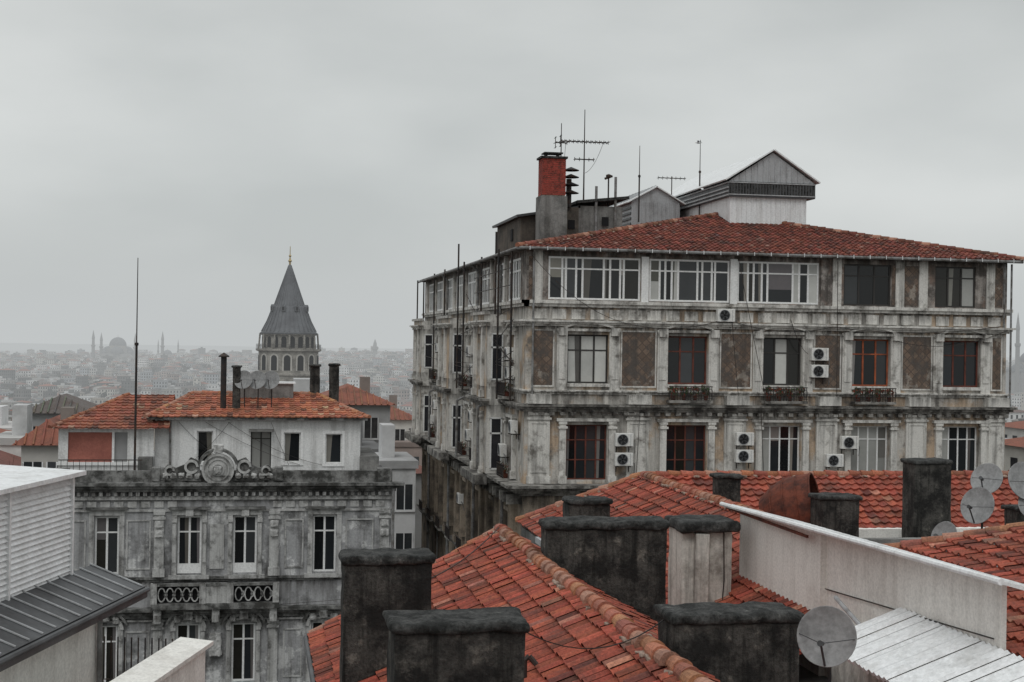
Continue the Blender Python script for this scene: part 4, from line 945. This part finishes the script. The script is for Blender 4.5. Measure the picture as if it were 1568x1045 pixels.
prism(m,'walls','chimney_light',[(9.25,12),(10.6,12),(10.6,23.9),(10.2,23.9),(9.25,18.1)],-8,-4.97)
m.finish('lean_to_roof')
m=M(); d_=Vector((4.9,0,1.225))
tiles(m,'slope','roof_tile',(10.9,12,-4.475),(0,1,0),(4.9,0,1.225),14.6,d_.length,lambda u,v:u<=14.6-max(0,v-1.5)*.45,cw=.235,ch=.37,amp=.05,step=.06,seg=6,base=(.4,.095,.057),var=.3)
ridge(m,'ridge_tiles','roof_tile',(12.35,26.6,-4.06),(16,25,-3.18),.12,.4,(.42,.15,.1))
prism(m,'walls','grey_render',[(11.1,12),(16,12),(16,24.9),(12.4,26.4),(11.1,26.4)],-21,-4.6)
m.finish('tiled_roof_house')
dish(7.2,17.0,-3.68,.37,(-.75,-1,.25),-4.6)
dish(15.3,27.8,-2.78,.34,(-.8,-.6,.45),-3.5); dish(16.0,27.6,-2.8,.4,(.1,-1,.35),-3.5); dish(14.95,27.5,-3.3,.38,(-.9,-.5,.3),-4); dish(14.1,27.3,-3.9,.3,(-.9,-.4,.4),-4.6); dish(16.1,27.4,-3.3,.3,(-.2,-1,.5),-4)

# ---------------------------------------------------------------- left foreground shed
m=M(); Fp=Vector((-2.5,20.8,0)); dd=Vector((-.27,-.963,0)).normalized(); nn=Vector((.963,-.27,0)).normalized()
m.T=lambda u,d,z:tuple(Fp+dd*u-nn*d+Vector((0,0,z)))
box(m,'core','metal_grey',0,9,.06,4,-3.5,-2.0)
for i in range(20):
    z=-3.48+i*.076
    m.add('cladding','metal_grey' if i%2==7 else 'metal_white',[(0,0,z),(9,0,z),(9,.055,z+.074),(0,.055,z+.074),(0,.055,z),(9,.055,z)],[(0,1,2,3),(4,5,1,0)])
for u in(0,2.0,4.0): box(m,'corner_trim','metal_white',u-.05,u,-.02,.3,-3.55,-1.95)
slab(m,'roof','metal_white',[(-.15,-.15,-1.93),(9.1,-.15,-1.93),(9.1,4,-1.75),(-.15,4,-1.75)],.06)
slab(m,'lower_roof','metal_dark',[(-.9,-.75,-3.72),(9,-.75,-3.72),(9,.05,-3.42),(-.9,.05,-3.42)][::-1],.05)
for i in range(26):
    u=-.8+i*.38; tube(m,'lower_roof_seams','metal_grey',(u,-.75,-3.655),(u,.05,-3.355),.014,n=5)
tube(m,'gutter','metal_dark',(-.9,-.8,-3.72),(9,-.8,-3.72),.04)
box(m,'fascia','metal_dark',-.92,9,-.79,-.76,-3.84,-3.7)
box(m,'flashing','metal_white',-.1,9,-.03,.0,-3.53,-3.44)
box(m,'wall','white_wall',-.4,9,-.3,3.9,-9,-3.76)
tube(m,'drain','pipe_grey',(-.2,-.36,-3.8),(-.2,-.36,-8),.04)
m.T=None
m.finish('clad_roof_shed')
m=M(); m.T=lambda u,d,z:tuple(Fp+dd*u-nn*d+Vector((0,0,z)))
box(m,'wall','white_wall',-.2,5,-1.9,-1.6,-9,-4.4)
slab(m,'coping','white_wall',[(-.3,-1.98,-4.37),(5,-1.98,-4.37),(5,-1.5,-4.33),(-.3,-1.5,-4.33)][::-1],.06)
for i in range(12): box(m,'railing','iron',-.3,-.28,-1.4+i*.1,-1.385+i*.1,-4.9,-4.3)
m.finish('parapet_wall')

# seagull
m=M(); B=Vector((54.8,172.8,25.4))
revolve(m,'body','feather',B,[(.01,-.3),(.07,-.2),(.11,0),(.09,.16),(.06,.22),(.065,.3),(.01,.36)],10,axis=(-1,.2,.1))
for s in(-1,1):
    p0=B+Vector((0,0,.06)); e1=B+Vector((.05+s*.2,s*.3,.28)); e2=B+Vector((.2+s*.5,s*.6,.12))
    m.add('wings','feather_grey',[p0+Vector((-.12,0,0)),e1+Vector((-.12,0,0)),e2,e1+Vector((.12,0,0)),p0+Vector((.14,0,0))],[(0,1,3,4),(1,2,3)])
m.add('tail','feather',[B+Vector((.25,0,0)),B+Vector((.45,.1,0)),B+Vector((.45,-.1,0))],[(0,1,2)]); tube(m,'beak','beak',B+Vector((-.34,.07,.03)),B+Vector((-.43,.09,.02)),.02,.005,5)
m.finish('seagull')

# ---------------------------------------------------------------- glowing haze volume over the distance
mm=bpy.data.materials.new('glowing_haze'); mm.use_nodes=True; t=mm.node_tree; t.nodes.remove(t.nodes['Principled BSDF'])
out=t.nodes['Material Output']
ab=nd(t,'ShaderNodeVolumeAbsorption'); em=nd(t,'ShaderNodeEmission'); ad_=nd(t,'ShaderNodeAddShader')
SG=.00034
ab.inputs['Color'].default_value=(0,0,0,1); ab.inputs['Density'].default_value=SG
em.inputs['Color'].default_value=(.57,.595,.60,1); em.inputs['Strength'].default_value=SG*.93  # airlight of the haze put in as volume emission, not scattered light
t.links.new(ab.outputs[0],ad_.inputs[0]); t.links.new(em.outputs[0],ad_.inputs[1]); t.links.new(ad_.outputs[0],out.inputs['Volume'])
MATS['glowing_haze']=mm
m=M(); box(m,'glowing_haze','glowing_haze',-3500,3500,125,7000,-120,140); m.finish('glowing_haze',True)

# ---------------------------------------------------------------- world, sun, camera
w=bpy.data.worlds.new('World'); scene.world=w; w.use_nodes=True; t=w.node_tree
bg=t.nodes['Background']; out=t.nodes['World Output']
EL,AZ=math.radians(50),math.radians(200)
sky=nd(t,'ShaderNodeTexSky',sky_type='NISHITA'); sky.sun_disc=False; sky.sun_elevation=EL; sky.sun_rotation=AZ
t.links.new(sky.outputs[0],bg.inputs[0]); bg.inputs[1].default_value=.08
tc=nd(t,'ShaderNodeTexCoord').outputs['Generated']
n1=noi(t,tc,2.1,3,.45,(1,1,2.6)); n2=noi(t,tc,5.5,5,.5,(1,1,2.4))
f=mix(t,.28,n1,n2); c=ramp(t,f,.36,.62,(.52,.548,.54,1),(.77,.79,.775,1))
sz=nd(t,'ShaderNodeSeparateXYZ'); t.links.new(tc,sz.inputs[0])
g=nd(t,'ShaderNodeValToRGB'); e=g.color_ramp.elements
e[0].position=0; e[0].color=(.93,.93,.935,1); e[1].position=.26; e[1].color=(.86,.86,.86,1)
x=g.color_ramp.elements.new(.11); x.color=(1.0,1.0,1.0,1)
x=g.color_ramp.elements.new(.6); x.color=(1.25,1.25,1.27,1)
x=g.color_ramp.elements.new(.95); x.color=(1.6,1.6,1.63,1)
t.links.new(sz.outputs[2],g.inputs[0]); c=mix(t,1,c,g.outputs[0],'MULTIPLY')
b2=nd(t,'ShaderNodeBackground'); t.links.new(c,b2.inputs[0]); b2.inputs[1].default_value=1.0
ms=nd(t,'ShaderNodeMixShader'); ms.inputs[0].default_value=.95
t.links.new(bg.outputs[0],ms.inputs[1]); t.links.new(b2.outputs[0],ms.inputs[2]); t.links.new(ms.outputs[0],out.inputs['Surface'])
sd=bpy.data.lights.new('sun','SUN'); sd.energy=.6; sd.angle=math.radians(25); sd.color=(1,.985,.96)
so=bpy.data.objects.new('sun',sd); scene.collection.objects.link(so)
dirv=Vector((math.sin(AZ)*math.cos(EL),math.cos(AZ)*math.cos(EL),math.sin(EL)))
so.rotation_euler=dirv.to_track_quat('Z','Y').to_euler()
cam=bpy.data.cameras.new('camera'); co=bpy.data.objects.new('camera',cam); scene.collection.objects.link(co)
cam.lens=50; cam.sensor_width=36; cam.clip_end=15000; cam.clip_start=.1
co.matrix_world=Matrix.Rotation(-math.atan2(.178,.984),4,'Z')@Matrix.Rotation(math.pi/2,4,'X')@Matrix.Rotation(math.radians(.89),4,'Z')
scene.camera=co
scene.view_settings.view_transform='Standard'; scene.view_settings.look='None'; scene.view_settings.exposure=0
